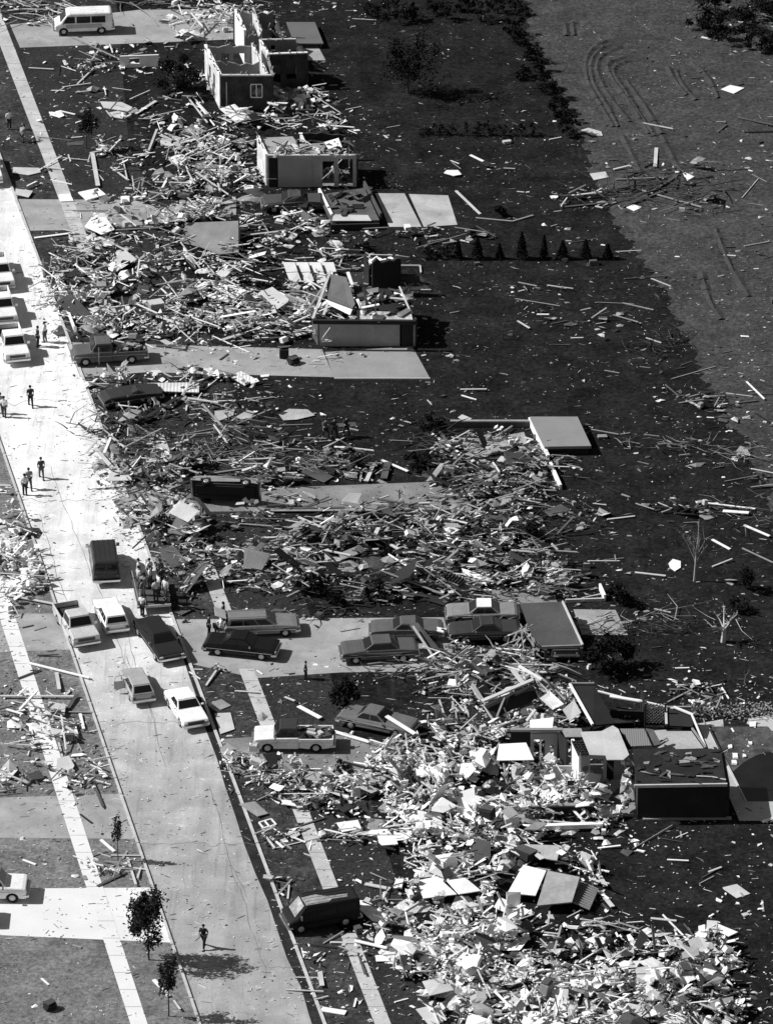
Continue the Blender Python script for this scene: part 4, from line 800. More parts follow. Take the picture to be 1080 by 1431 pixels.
wk = thing('low_kerb_wall', 'low pale wall corner holding scraps behind the collapsed garage', 'wall', G(812, 840)); wall(wk, 'wall', (790, 842), (845, 840), .25, LIGHT_, .15); wall(wk, 'wall', (845, 840), (838, 824), .5, WHITE, .15)
# ---- large torn house by the pool
h6 = thing('torn_house', 'large torn-open house with exposed rooms beside the pool', 'house', G(800, 1110))
H = 2.5
DOORW = mat('inside_wall', .3, .9, .12)
wall(h6, 'wall', (713, 1064), (742, 1064), 2.3, BLACK, .16)
wall(h6, 'wall', (741, 1070), (779, 1069), H, DOORW, .18, [(.12, .33, 0, 2.05), (.38, .52, .1, 2.0), (.7, .84, 1.0, 1.6)], cap=DARK)
m = MB(); p = G(752, 1070); m.box(p + Vector((.12, -.13, 1.0)), (.12, .05, 2.0)); part('door_frame', m, WHITE, h6)
m = MB(); m.bar(G(713, 1020, 2.65), G(786, 1020, 2.65), .3, .14); part('fascia', m, MID, h6)
wall(h6, 'wall', (779, 1069), (792, 1082), H, BLACK, .16)
wall(h6, 'wall', (799, 1080), (810, 1100), H + .1, WHITE, .2)
wall(h6, 'wall', (811, 1100), (847, 1100), H, DOORW, .18, [(.36, .86, .6, 2.2)], cap=DARK)
m = MB(); p = G(816.5, 1100); m.tube(p + Vector((0, -.12, 1.5)), p + Vector((0, -.18, 1.5)), .22, .22, 14); part('wreath', m, DARK, h6)
wall(h6, 'wall', (857, 1094), (880, 1094), H, DOORW, .18)
wall(h6, 'wall', (847, 1090), (858, 1093), H, BLACK, .16); wall(h6, 'wall', (772, 1094), (799, 1094), 1.3, LIGHT_, .12)
roofp(h6, 'awning', [(697, 1040, 2.0), (735, 1038, 2.1), (746, 1062, 1.9), (694, 1063, 1.85)], .05, WHITE, 'bright white panel')
roofp(h6, 'roof_sheet', [(811, 1023, 2.9), (840, 1022, 2.9), (856, 1014, 3.1), (864, 1019, 3.0), (879, 1055, 2.75), (871, 1062, 2.7), (848, 1062, 2.65), (846, 1056, 2.7), (824, 1055, 2.75)], .06, LIGHT_)
roofp(h6, 'roof_sheet', [(784, 1018, 2.7), (812, 1018, 2.75), (816, 1030, 2.7), (790, 1030, 2.65)], .06, MID)
joists(h6, [(797, 1036, 2.65), (810, 1036, 2.65), (821, 1056, 2.65), (808, 1056, 2.65)][:2] + [(821, 1056, 2.65), (806, 1056, 2.65)], 3, BLACK)
st = MB()
for i in range(6): st.bar(G(800 + i * 2.2, 1037 + i * 3.3, 2.68), G(815 + i * 2.2, 1037 + i * 3.3, 2.68), .12, .1)
part('joist', st, BLACK, h6)
roofp(h6, 'corrugated_sheet', [(866, 1018.5, 2.6), (900, 1018.5, 2.6), (910, 1042, 2.55), (882, 1043, 2.55)], .05, stripe_mat('corrugated_metal', .26, .14, 2.2))
roofp(h6, 'roof_sheet', [(902, 1018, 2.4), (913, 1020, 2.5), (924, 1040, 2.4), (912, 1043, 2.3)], .1, DARK)
roofp(h6, 'roof_sheet', [(914, 1021, 1.3), (930, 1020, 1.3), (932, 1022, 1.3), (966, 1022, 1.3), (983, 1046, 1.2), (920, 1048, 1.2)], .06, mat('pale_roof_sheet', .4, .85, .2, 4, .7))
mb = MB(); mb.bar(G(967, 1018, 1.4), G(986, 1045, 1.4), .12, .1); mb.bar(G(915, 1041, 1.5), G(932, 1031, 1.7), .14, .08); mb.bar(G(918, 1044, 1.5), G(934, 1034, 1.6), .1, .08); part('roof_beam', mb, MID, h6)
roofp(h6, 'dark_roof', [(884, 1047, 2.8), (1007, 1047, 2.8), (1015, 1096, 2.75), (889, 1098, 2.75)], .14, TAR)
m = MB(); m.bar(G(886, 1099, 2.75), G(1016, 1097, 2.75), .14, .2); part('fascia', m, LIGHT_, h6)
for pts in ([(946, 1063), (954, 1062), (958, 1052), (966, 1051), (966, 1057), (974, 1060), (968, 1065), (948, 1067)], [(931, 1076), (937, 1078), (937, 1088), (933, 1084)], [(899, 1065), (908, 1064), (906, 1068), (900, 1068)], [(936, 1052), (941, 1052), (940, 1057), (937, 1056)], [(996, 1059), (1006, 1063), (1005, 1066), (998, 1064)]):
    roofp(h6, 'bare_patch', [(x, y, 2.82) for x, y in pts], .03, MID)
m = MB(); m.bar(G(973, 1085, 2.85), G(995, 1086, 2.85), .1, .06); m.bar(G(995, 1086, 2.85), G(1014, 1090, 2.85), .1, .06); part('torn_edge', m, LIGHT_, h6)
wall(h6, 'wall', (890, 1144), (1014, 1144), 2.55, BLACK, .2); wall(h6, 'wall', (1008, 1099), (1016, 1142), 2.55, BRICK, .2); wall(h6, 'wall', (886, 1100), (892, 1143), 2.2, BRICK, .2, jag=.7)
m = MB(); m.bar(G(898, 1145, .06), G(1022, 1143.5, .06), .25, .12); part('sill', m, MID, h6)
m = MB(); m.bar(G(1007, 1101, 2.3), G(1003, 1133, .3), .05, .05); part('hanging_wire', m, MID, h6)
wall(h6, 'low_wall', (717, 1082), (741, 1140), .75, LIGHT_, .28); wall(h6, 'low_wall', (741, 1140), (838, 1138), .7, BLACK, .28, cap=MID)
m = MB(); m.bar(G(752, 1156, .35), G(842, 1153, .35), .35, .3); part('fallen_beam', m, WHITE, h6)
m = MB(); p = [G(847, 1136, .1), G(849, 1147, .1), G(865, 1144, .1), G(863, 1134, .1)]
for i in range(40):
    t = random.random(); x = 880 - 18 * t * t + random.uniform(-5, 5); y = 1062 + 85 * t; a = G(x, y, 2.2 * (1 - t) + .1); mb = MB(); mb.box(a, (random.uniform(.2, .7), random.uniform(.1, .4), random.uniform(.05, .4)), Matrix.Rotation(random.uniform(0, 3), 3, 'Z') @ Matrix.Rotation(random.uniform(-1.3, 1.3), 3, 'Y'), 0, .3); part('torn_siding', mb, random.choice([WHITE, LIGHT_, MID, DARK]), h6)
roofp(h6, 'cabinet_panel', [(853, 1090, 1.5), (876, 1090, 1.5), (876, 1110, .6), (853, 1112, .6)], .05, BLACK)
post(h6, (834, 1099), 0, .9, WHITE, .04, 'chair_back'); post(h6, (839, 1099), 0, .9, WHITE, .04, 'chair_back')
sheet('floor_slab', [(716, 1068), (880, 1068), (890, 1142), (741, 1139)], .02, CONC_D)
# leaning frames and back parts
def frame(label, pts, m, edge=None, t=.12, cat='wall panel', name='wall_panel'):
    c = G(pts[0][0], pts[0][1], pts[0][2]); r_ = thing(name, label, cat, (c.x, c.y, 0)); roofp(r_, 'panel', pts, t, m); q = [G(*p) for p in pts]
    mb = MB(); mb.bar(q[0] + Vector((0, 0, .06)), q[-1] + Vector((0, 0, .06)), .16, .14); part('edge_board', mb, edge or LIGHT_, r_); mb = MB(); mb.bar(q[0] + Vector((0, 0, .08)), q[1] + Vector((0, 0, .08)), .14, .12); part('edge_board', mb, MID, r_); return r_
frame('dark framed wall section leaning behind the torn house roofs', [(796, 957, 2.3), (830, 957, 2.2), (859, 1011, 1.6), (828, 1014, 1.9)], BLACK, WHITE)
frame('dark tilted panel left over in front of the lattice', [(930, 990, 1.2), (966, 990, 1.3), (968, 1016, .9), (931, 1014, .9)], BLACK)
tf = thing('roof_truss', 'big splintered roof truss toppled left of the torn house', 'roof truss', G(700, 990))
for a, b, w_, mm in (((660, 958, 2.2), (692, 1008, .8), .3, LIGHT_), ((674, 980, 2.0), (745, 950, 2.6), .3, LIGHT_), ((676, 986, 1.7), (748, 956, 2.3), .12, MID), ((745, 948, 2.6), (760, 985, 1.2), .14, DARK), ((742, 944, 2.6), (800, 1000, .7), .14, WHITE), ((725, 931, 2.6), (757, 950, 2.4), .2, WHITE), ((716, 936, 2.3), (733, 958, 2.2), .3, LIGHT_), ((692, 1008, .8), (705, 975, 2.0), .12, MID), ((701, 1000, 1), (718, 958, 2.3), .12, DARK), ((720, 980, 1.2), (775, 1012, .9), .14, LIGHT_), ((727, 996, 1.0), (772, 1004, .9), .14, MID), ((736, 1008, .9), (748, 992, 1.4), .2, LIGHT_), ((762, 948, 2.2), (790, 982, 1.0), .12, DARK), ((748, 940, 2.4), (790, 978, 1.2), .08, LIGHT_)):
    mb = MB(); mb.bar(G(*a), G(*b), w_, .12); part('beam', mb, mm, tf)
for pts, mm in (([(676, 985, 1.6), (744, 956, 2.2), (752, 975, 1.5), (690, 1004, 1.0)], BLACK), ([(722, 980, 1.3), (742, 976, 1.4), (750, 998, 1.0), (730, 1000, 1.0)], DARK), ([(754, 976, 1.7), (768, 966, 1.9), (788, 984, 1.5), (772, 992, 1.2)], WHITE), ([(786, 992, 1.6), (802, 978, 1.9), (812, 996, 1.5), (796, 1008, 1.2)], LIGHT_), ([(660, 962, 1.9), (674, 984, 1.6), (690, 976, 1.0), (676, 950, 1.2)], BLACK), ([(655, 986, 1.2), (660, 985, 1.2), (678, 1005, .7), (655, 1008, .6)], BLACK)): roofp(tf, 'sheathing', pts, .05, mm)
bt = thing('bathtub_deck', 'dark sunken deck with pale floor behind the torn house', 'deck', G(870, 1010)); roofp(bt, 'deck', [(851, 998, .4), (888, 996, .4), (894, 1008, .4), (860, 1010, .4)], .08, LIGHT_); wall(bt, 'wall', (852, 1010), (899, 1012), 1.0, BLACK, .15); wall(bt, 'wall', (896, 990), (900, 1012), 1.4, BLACK, .15)
lt = thing('lattice_fence', 'pale diamond lattice fence panel behind the corrugated sheet', 'lattice', G(915, 1018)); a, b = G(902, 1017), G(929, 1017); L = (b - a).length; ux = (b - a).normalized(); mb = MB()
for i in range(-6, 12):
    for s in (1, -1):
        p0 = Vector((i * .24, 0)); p1 = Vector((i * .24 + s * 1.5, 1.5)); lo, hi = 0, 1
        if p1.x != p0.x:
            t0 = (0 - p0.x) / (p1.x - p0.x); t1 = (L - p0.x) / (p1.x - p0.x); lo = max(lo, min(t0, t1)); hi = min(hi, max(t0, t1))
        if hi > lo + .05:
            q0 = p0.lerp(p1, lo); q1 = p0.lerp(p1, hi); off = Vector((0, .03 * s, .35)); mb.bar(a + ux * q0.x + Vector((0, 0, q0.y)) + off, a + ux * q1.x + Vector((0, 0, q1.y)) + off, .02, .05)
part('slats', mb, LIGHT_, lt); post(lt, (901, 1017), 0, 1.9, DARK); post(lt, (929, 1017), 0, 1.9, DARK)
pp = thing('fallen_gutter', 'long pale bent gutter stretched behind the torn house', 'gutter', G(890, 985))
for a, b, w_ in (((835, 966, 1.2), (893, 981, .9), .16), ((852, 973, 1.1), (895, 980, 1.0), .3), ((893, 979, 1.2), (941, 990, 1.3), .1), ((941, 988, 1.4), (968, 999, 1.3), .2), ((966, 998, 1.3), (985, 1043, 1.4), .12)):
    mb = MB(); mb.bar(G(*a), G(*b), w_, .08); part('gutter_length', mb, WHITE, pp)
# pool: coping deck at the ground, water set below it
sheet('pool_deck', [(975, 1012), (1010, 1006), (1011, 1016), (989.5, 1016), (1043, 1121), (1400, 1121), (1400, 1148), (1033, 1148)], .03, mat('pool_deck_stone', .44, .9, .15, 4, .6))
sheet('pool_deck', [(1043, 1012), (1046, 1004), (1076, 1000), (1400, 1000), (1400, 1022), (1078, 1022), (1073, 1016), (1052, 1016)], .03, mat('pool_deck_stone', .5))
sheet('pool_water', [(989.5, 1016), (1400, 1016), (1400, 1121), (1043, 1121)], .015, WATER)
sheet('floating_scum', [(989.5, 1016), (1200, 1016), (1200, 1048), (1085, 1050), (1070, 1052), (1057, 1056), (1045, 1062), (1034, 1070), (1024, 1079)], .02, mat('floating_leaf_scum', .07, 1, .7, 3, .8))
rim = thing('pool_coping', 'pale raised coping along the left rim of the pool', 'pool edge', G(1010, 1060)); mb = MB(); mb.bar(G(988.5, 1016) + Vector((0, 0, .07)), G(1042, 1121) + Vector((0, 0, .07)), .12, .08); part('kerb', mb, LIGHT_, rim)
rb = thing('scrub_bank', 'pale scrubby bank behind the pool', 'bank', G(1030, 990)); mb = MB()
for i in range(1500):
    g = G(random.uniform(950, 1150), 995 + random.gauss(0, 5)); mb.leaf(g + Vector((0, 0, random.uniform(0, .35))), .12)
part('dry_grass', mb, mat('dry_grass', .25, .9, .4), rb)
for i, (x, y, s) in enumerate(((1052, 1014, .2), (1028, 1058, .18), (1026, 1067, .15), (1048, 1040, .12), (1040, 1058, .12), (1020, 1045, .14))):
    mb = MB(); mb.box(G(x, y) + Vector((0, 0, .08)), (s * 2, s * 3, .08), None, 0, .3); solo('floating_scrap', mb, WHITE, 'white scrap floating in the pool scum', 'scrap', 'white scraps floating in the pool')
# ---- bottom rubble: roof panels
def loose(label, pts, t, m, name='roof_panel', cat='roof panel'):
    return solo(name, MB().slab([G(*p) for p in pts], t), m, label, cat)
loose('square grey roof panel lying on top of the bottom rubble', [(765, 1217, 1.0), (810, 1226, 1.2), (799, 1261, .9), (750, 1266, .6)], .08, mat('weathered_panel', .3, .9, .2, 3, .8))
jp = thing('joist_panel', 'dark panel with exposed joists right of the square grey roof panel', 'roof panel', G(820, 1260)); roofp(jp, 'sheathing', [(811, 1233, .6), (836, 1244, .45), (824, 1271, .3), (800, 1261, .5)], .04, DARK)
mb = MB()
for i in range(10): t = i / 9; mb.bar(G(811 - 11 * t, 1233 + 28 * t, .68 - .1 * t), G(836 - 12 * t, 1244 + 27 * t, .55 - .1 * t), .07, .12)
part('joists', mb, MID, jp)
loose('white ceiling panel with a small dark hole beside the square grey roof panel', [(731, 1209, 1.0), (763, 1217, 1.0), (748, 1252, .7), (709, 1248, .6)], .06, WHITE)
loose('bright white slanted board panel below the white ceiling panel', [(698, 1254, .9), (741, 1273, .6), (726, 1285, .4), (690, 1268, .6)], .06, WHITE)
loose('pale brown panel leaning over its shadow at the right of the big rubble', [(729, 1180, .4), (783, 1182, 1.3), (778, 1203, 1.1), (742, 1197, .4)], .08, mat('tan_panel', .3, .9, .2, 3, .9))
mb = MB(); mb.bar(G(733, 1181, .75), G(758, 1201, .8), .35, .05); solo('white_batten', mb, LIGHT_, 'pale batten lying across the brown leaning panel', 'board')
loose('dark corrugated sheet left of the brown leaning panel', [(662, 1172, .8), (686, 1176, .9), (684, 1208, .5), (655, 1206, .5)], .05, stripe_mat('dark_corrugated', .1, .05, 2.4))
loose('brown plywood sheet lying flat behind the burnt van', [(528, 1306, .25), (586, 1310, .3), (620, 1322, .3), (600, 1334, .2), (545, 1330, .15)], .05, mat('brown_ply', .17, .9, .2))
loose('white panel propped in the rubble below the white pickup', [(580, 1068, .7), (626, 1070, .7), (628, 1084, .5), (582, 1084, .5)], .1, WHITE)
loose('long grey panel across the rubble at the sidewalk', [(396, 1090, .5), (470, 1092, .4), (472, 1102, .3), (430, 1104, .3), (408, 1100, .4)], .06, MID)
loose('white slab of fallen wall under the lone post on the upper lawn', [(109, 268, .2), (137, 262, .35), (148, 271, .3), (121, 279, .15)], .1, WHITE)
loose('square white sheet on the tree lawn beside the white sedan', [(300, 997, .1), (322, 996, .1), (328, 1019, .1), (308, 1026, .1)], .04, LIGHT_)
loose('smaller tan sheet on the tree lawn above the square white sheet', [(295, 982, .08), (309, 977, .1), (323, 986, .08), (308, 992, .06)], .03, MID)
loose('white diamond sheet lying in the open field', [(1007, 124, .1), (1020, 118, .12), (1040, 122, .1), (1025, 130, .08)], .03, WHITE)
loose('pale sheet by the left sidewalk above the pale driveway', [(6, 809, .2), (31, 811, .2), (31, 834, .15), (8, 832, .15)], .05, WHITE)
loose('flat white box panel across the left sidewalk debris', [(68, 980, .4), (92, 985, .4), (90, 998, .3), (66, 994, .3)], .15, LIGHT_)
loose('grey sheet covering the left sidewalk beside the dark wreckage', [(80, 1060, .3), (96, 1056, .35), (104, 1070, .3), (98, 1080, .2), (78, 1082, .2)], .04, LIGHT_)
loose('ribbed white garage door section in the roadside pile', [(205, 535, .7), (278, 534, .6), (278, 548, .4), (212, 546, .4)], .1, stripe_mat('ribbed_white', .82, .5, 1.2, R(90)), 'garage_door_section', 'door section')
loose('small ribbed white door section on the lawn', [(322, 526, .3), (336, 518, .35), (357, 529, .3), (342, 538, .2)], .08, stripe_mat('ribbed_white', .82, .5, 1.2), 'garage_door_section', 'door section')
for i, (pts, wd) in enumerate((([(300, 574), (328, 572), (326, 580), (300, 590)], 'left'), ([(330, 582), (345, 573), (356, 575), (350, 584), (322, 588)], 'right'))): loose('crumpled pale sheet, %s one of the pair on the middle lawn' % wd, [(x, y, .12) for x, y in pts], .03, mat('crumpled_sheet', .4, .9, .25, 5))
loose('crumpled pale sheet below the bare driveway slab', [(389, 578, .12), (404, 571, .15), (430, 572, .15), (440, 580, .12), (415, 586, .1), (396, 587, .1)], .03, mat('crumpled_sheet', .4))
loose('pale square sheet in front of the roadside rubble by the road', [(156, 655, .3), (181, 653, .35), (184, 671, .3), (150, 672, .3)], .05, LIGHT_)
wf = thing('wall_section', 'white wall section with a window hole lying on the middle lawn', 'wall section', G(305, 410))
for p0, p1 in (((272, 406), (292, 394)), ((292, 394), (338, 404)), ((338, 404), (322, 420)), ((322, 420), (272, 406))):
    mb = MB(); mb.bar(G(p0[0], p0[1], .35), G(p1[0], p1[1], .35), .6, .1); part('panel', mb, WHITE, wf)
bx = thing('grey_box', 'grey cube-shaped cabinet standing on the middle lawn', 'cabinet', G(218, 440)); mb = MB(); mb.box(G(218, 438) + Vector((0, 0, .5)), (1.1, .9, 1.0), Matrix.Rotation(.35, 3, 'Z')); part('cabinet', mb, MID, bx, bevel=.03); mb = MB(); mb.box(G(218, 438) + Vector((0, 0, 1.02)), (1.14, .94, .05), Matrix.Rotation(.35, 3, 'Z')); part('top', mb, LIGHT_, bx)
wu = thing('window_wall', 'white wall piece with a dark window opening beside the big upper bush', 'wall section', G(195, 90))
wall(wu, 'wall', (168, 94), (222, 92), 1.1, WHITE, .15, [(.25, .5, .35, .9)]); 
ld = thing('wooden_ladder', 'slatted pale ladder-like frame in the wide rubble field', 'ladder', G(440, 790)); mb = MB(); mb.bar(G(383, 790, .2), G(475, 784, .25), .12, .08); part('rail', mb, LIGHT_, ld)
mb = MB()
for i in range(7): mb.bar(G(405 + i * 7.5, 787 - i * .5, .25), G(400 + i * 7.5, 779 - i * .5, .4), .06, .06)
part('rungs', mb, MID, ld)
sr = thing('stair_piece', 'dark stair section with pale treads thrown above the trapped cars', 'stairs', G(630, 805)); roofp(sr, 'stringer', [(608, 803, .4), (619, 795, .6), (652, 808, .6), (640, 818, .4)], .1, MID); mb = MB()
for i in range(8): mb.bar(G(611 + i * 4, 804 + i * 1.7, .5), G(620 + i * 4, 796 + i * 1.7, .7), .12, .14)
part('treads', mb, BLACK, sr)
loose('white board panel right of the dark stair section', [(645, 794, .6), (655, 797, .6), (687, 809, .5), (680, 818, .4), (650, 806, .5)], .06, WHITE)
loose('leaning board lying over the crushed sedan', [(570, 872, 1.3), (584, 870, 1.5), (618, 912, .3), (604, 915, .3)], .08, DARK)
mb = MB(); mb.bar(G(577, 875, 1.55), G(607, 920, .3), .12, .1); solo('long_beam', mb, LIGHT_, 'pale beam slanting across the crushed sedan', 'beam')
mb = MB(); mb.bar(G(558, 868, .9), G(622, 882, .9), .5, .08); solo('white_plank', mb, WHITE, 'wide white plank between the crushed sedan and the white-roofed car', 'board')
mb = MB(); mb.bar(G(540, 1001, 1.25), G(580, 1026, 1.05), .3, .08); solo('white_plank', mb, WHITE, 'wide white plank lying across the hood of the grey coupe', 'board')

random.seed(77)
for (pa, pb, n, nm) in (((292, 104), (352, 128), 26, 'inside the roofless brick house'), ((344, 66), (378, 98), 22, 'inside the back room of the brick house'), ((384, 128), (436, 156), 60, 'on the porch right of the brick house'), ((366, 234), (492, 256), 60, 'inside the roofless garage house'), ((745, 1095), (850, 1132), 170, 'inside the low walls of the torn house')):
    for i in range(n):
        g = G(random.uniform(pa[0], pb[0]), random.uniform(pa[1], pb[1])); ti = random.choices(range(5), (.35, .25, .15, .15, .1))[0]; mb = MB(); mb.torn(g + Vector((0, 0, random.uniform(.1, .5))), (random.uniform(.4, 1.2), random.uniform(.25, .6), .06), Matrix.Rotation(random.uniform(0, 3), 3, 'Z') @ Matrix.Rotation(random.gauss(0, .5), 3, 'Y') @ Matrix.Rotation(random.gauss(0, .5), 3, 'X'), 0, .7)
        solo('plaster_piece', mb, TONES[ti], '%s torn piece lying %s' % (('white', 'pale', 'grey', 'dark', 'black')[ti], nm), 'plaster piece', '%s torn pieces %s' % (('white', 'pale', 'grey', 'dark', 'black')[ti], nm))
SH = [([(527,1168),(552,1168),(556,1180),(530,1182)],0,.5,'white sheet on the lower lawn gap left of the great pale heap'),([(583,1231),(611,1225),(638,1250),(591,1256)],0,.5,'large white panel in the middle of the great pale heap'),([(603,1180),(614,1178),(632,1224),(621,1230)],4,.6,'long black door-like panel in the great pale heap'),([(624,1231),(650,1227),(672,1245),(641,1250)],0,.6,'white panel right of the large middle panel in the great heap'),
([(548,1132),(587,1130),(591,1147),(568,1149)],0,.6,'white bent sheet behind the dark figure in the great heap'),([(393,1118),(422,1120),(421,1128),(395,1124)],0,.3,'narrow white board end on the verge sidewalk edge'),([(334,1124),(356,1120),(375,1137),(360,1141)],2,.15,'tan sheet lying by the kerb below the first kerb heap'),([(485,1256),(515,1260),(542,1280),(552,1291),(520,1287)],0,.4,'white crumpled sheet trailing behind the burnt van'),
([(967,1311),(1012,1330),(1002,1337),(971,1320)],0,.5,'long white panel in the bottom right heap'),([(1002,1291),(1031,1303),(1018,1309),(1006,1303)],0,.15,'white torn sheet alone on the lawn above the bottom right heap'),([(1012,1348),(1039,1344),(1036,1352),(1020,1356)],0,.15,'white torn sheet at the right edge of the bottom right heap'),([(887,1353),(910,1350),(913,1376),(893,1378)],1,.8,'pale square panel standing in the bottom right heap'),
([(985,1401),(1024,1393),(1026,1408),(1000,1412)],2,.7,'grey leaning panel at the bottom right'),([(732,1416),(786,1420),(790,1440),(728,1440)],0,.9,'wide white panel at the bottom edge of the picture'),([(655,1416),(682,1425),(674,1440),(648,1438)],0,.9,'white panel corner at the bottom edge left of the wide panel'),([(788,1394),(804,1379),(821,1383),(808,1397)],2,.9,'grey bent panel in the bottom heap'),
([(140,141),(170,142),(185,149),(180,155),(145,150)],1,.08,'pale flat sheet on the upper lawn'),([(150,157),(165,154),(175,158),(171,165),(155,162)],1,.08,'small pale sheet under the flat sheet on the upper lawn'),([(223,193),(239,193),(240,203),(225,203)],1,.15,'pale square sheet alone on the upper lawn'),([(18,233),(55,234),(57,240),(40,244),(18,241)],1,.1,'long pale sheet on the grass beside the cut-off pickup'),
([(22,263),(46,266),(40,275),(21,271)],1,.2,'short thick pale sheet near the upper driveway kerb'),([(82,271),(98,270),(103,280),(84,281)],0,.1,'white sheet across the sidewalk at the upper driveway'),([(118,316),(128,303),(148,303),(160,320),(142,327)],0,.6,'white bulging sheet at the edge of the upper driveway'),([(420,806),(432,790),(447,793),(436,806)],2,.2,'tan sheet below the slatted frame in the wide rubble field'),
([(812,181),(822,178),(840,183),(842,189),(828,188)],1,.08,'pale sheet at the end of the shrub row'),([(824,242),(846,239),(850,247),(830,251)],1,.06,'pale sheet at the edge of the field tangle'),([(945,246),(957,240),(970,246),(960,252)],0,.06,'white sheet right in the field tangle'),([(875,289),(885,285),(897,289),(886,294)],0,.06,'small white diamond sheet below the field tangle'),([(934,787),(940,781),(951,784),(951,793),(943,798),(936,793)],0,.08,'round-cornered pale sheet on the dark yard by the bare tree'),
([(620,241),(624,237),(640,237),(645,243),(634,245)],0,.2,'crumpled white piece on the dark yard above the patio'),([(697,1115),(700,1108),(709,1110),(706,1120)],0,.8,'white shard left of the low wall'),([(600,1112),(626,1108),(640,1118),(612,1124)],1,.7,'pale sheet on the upper part of the great heap'),([(640,1118),(668,1112),(676,1124),(650,1130)],0,.7,'white sheet left of the low wall of the torn house'),([(470,1150),(500,1146),(505,1158),(478,1163)],0,.3,'white sheet on the lawn right of the sidewalk slab'),
([(615,1300),(650,1292),(664,1304),(630,1312)],1,.4,'pale sheet below the large white panels'),([(640,1330),(676,1336),(668,1352),(636,1346)],0,.7,'white sheet in the bottom centre heap'),([(590,1372),(622,1366),(634,1384),(600,1392)],1,.7,'pale sheet low in the bottom centre heap'),([(880,1410),(912,1402),(920,1420),(886,1424)],1,.7,'pale sheet at the bottom edge of the right heap')]
for pts, ti, z, lb in SH:
    c = random.uniform(-.1, .2); q = [G(x, y, max(.05, z + (c if i % 2 else -c * .5) * z)) for i, (x, y) in enumerate(pts)]
    solo('wall_sheet', MB().slab(q, .05), TONES[ti], lb, 'sheet')
for x, y, dx, dz, ti, lb in ((681, 1158, .9, 1.2, 4, 'dark upright cabinet in the great pale heap'), (712, 1158, 1.2, .8, 1, 'pale tipped box left of the low wall'), (763, 1402, .8, 1.2, 2, 'grey upright box in the bottom heap'), (990, 1384, 1.8, .9, 4, 'black box-like appliance in the bottom right heap'), (957, 1374, 1.0, .8, 2, 'grey box left of the black appliance'), (735, 1204, 1.4, .5, 4, 'dark trough under the brown leaning panel'), (397, 500, .7, .9, 4, 'dark broken box on the driveway of the collapsed house'), (410, 508, .8, .5, 4, 'second dark broken box on the driveway of the collapsed house'), (436, 752, 1.5, .7, 4, 'dark box in the wide rubble field'), (628, 664, .7, .6, 0, 'small white box at the left of the ruined foundation'), (823, 935, .3, .3, 0, 'white pail beside the patio of the collapsed garage'), (50, 1090, 1.0, .3, 3, 'dark flat box on the left lawn'), (70, 1411, .7, .5, 4, 'dark round-edged lump on the pale bottom lawn')):
    r_ = thing('tumbled_box', lb, 'box', G(x, y)); a = random.uniform(0, 3); g = G(x, y); zz = .35 if 640 < x < 800 or x > 900 else 0; mb = MB(); mb.box(g + Vector((0, 0, zz + dz / 2)), (dx, dx * .75, dz), Matrix.Rotation(a, 3, 'Z') @ Matrix.Rotation(random.gauss(0, .2), 3, 'X')); part('shell', mb, TONES[ti], r_, bevel=.03)
    mb = MB(); mb.box(g + Vector((0, 0, zz + dz + .05)), (dx * .9, dx * .6, .05), Matrix.Rotation(a + .2, 3, 'Z') @ Matrix.Rotation(random.gauss(0, .15), 3, 'X')); part('top_panel', mb, TONES[min(4, ti + 1)] if ti < 3 else DARK, r_)
wf2 = thing('window_frame', 'white window frame with two panes lying on the verge by the kerb', 'window', G(373, 1153))
for p0, p1 in (((362, 1151), (379, 1146)), ((379, 1146), (386, 1154)), ((386, 1154), (368, 1159)), ((368, 1159), (362, 1151)), ((370, 1149), (377, 1157))): mb = MB(); mb.bar(G(*p0) + Vector((0, 0, .06)), G(*p1) + Vector((0, 0, .06)), .1, .08); part('frame_bar', mb, WHITE, wf2)

for i in range(34):      # scorched strips and wreckage on and under the dark roof
    x, y = random.uniform(890, 1005), random.uniform(1050, 1094); mb = MB(); mb.torn(G(x, y, 2.86), (random.uniform(.3, 1.3), random.uniform(.1, .5), .03), Matrix.Rotation(random.gauss(0, .6), 3, 'Z'), 0, .3); ti = random.choice((2, 3, 3, 4, 4)); solo('roofing_scrap', mb, TONES[ti], '%s torn piece lying on the dark flat roof by the pool' % TN3[ti], 'roofing', '%s torn pieces on the dark flat roof' % TN3[ti])

for i in range(44):      # torn lining and wreckage hanging on the open garage house
    x, y = random.uniform(380, 496), random.uniform(196, 217); mb = MB(); mb.torn(G(x, y, 2.85), (random.uniform(.25, 1.0), random.uniform(.15, .5), .03), Matrix.Rotation(random.uniform(0, 3), 3, 'Z') @ Matrix.Rotation(random.gauss(0, .4), 3, 'X'), 0, .5); ti = random.choice((0, 1, 2, 2, 3, 4)); solo('ceiling_scrap', mb, TONES[ti], '%s torn piece on the ceiling deck of the roofless garage house' % TN3[ti], 'plaster piece', '%s torn pieces on the ceiling of the garage house' % TN3[ti])
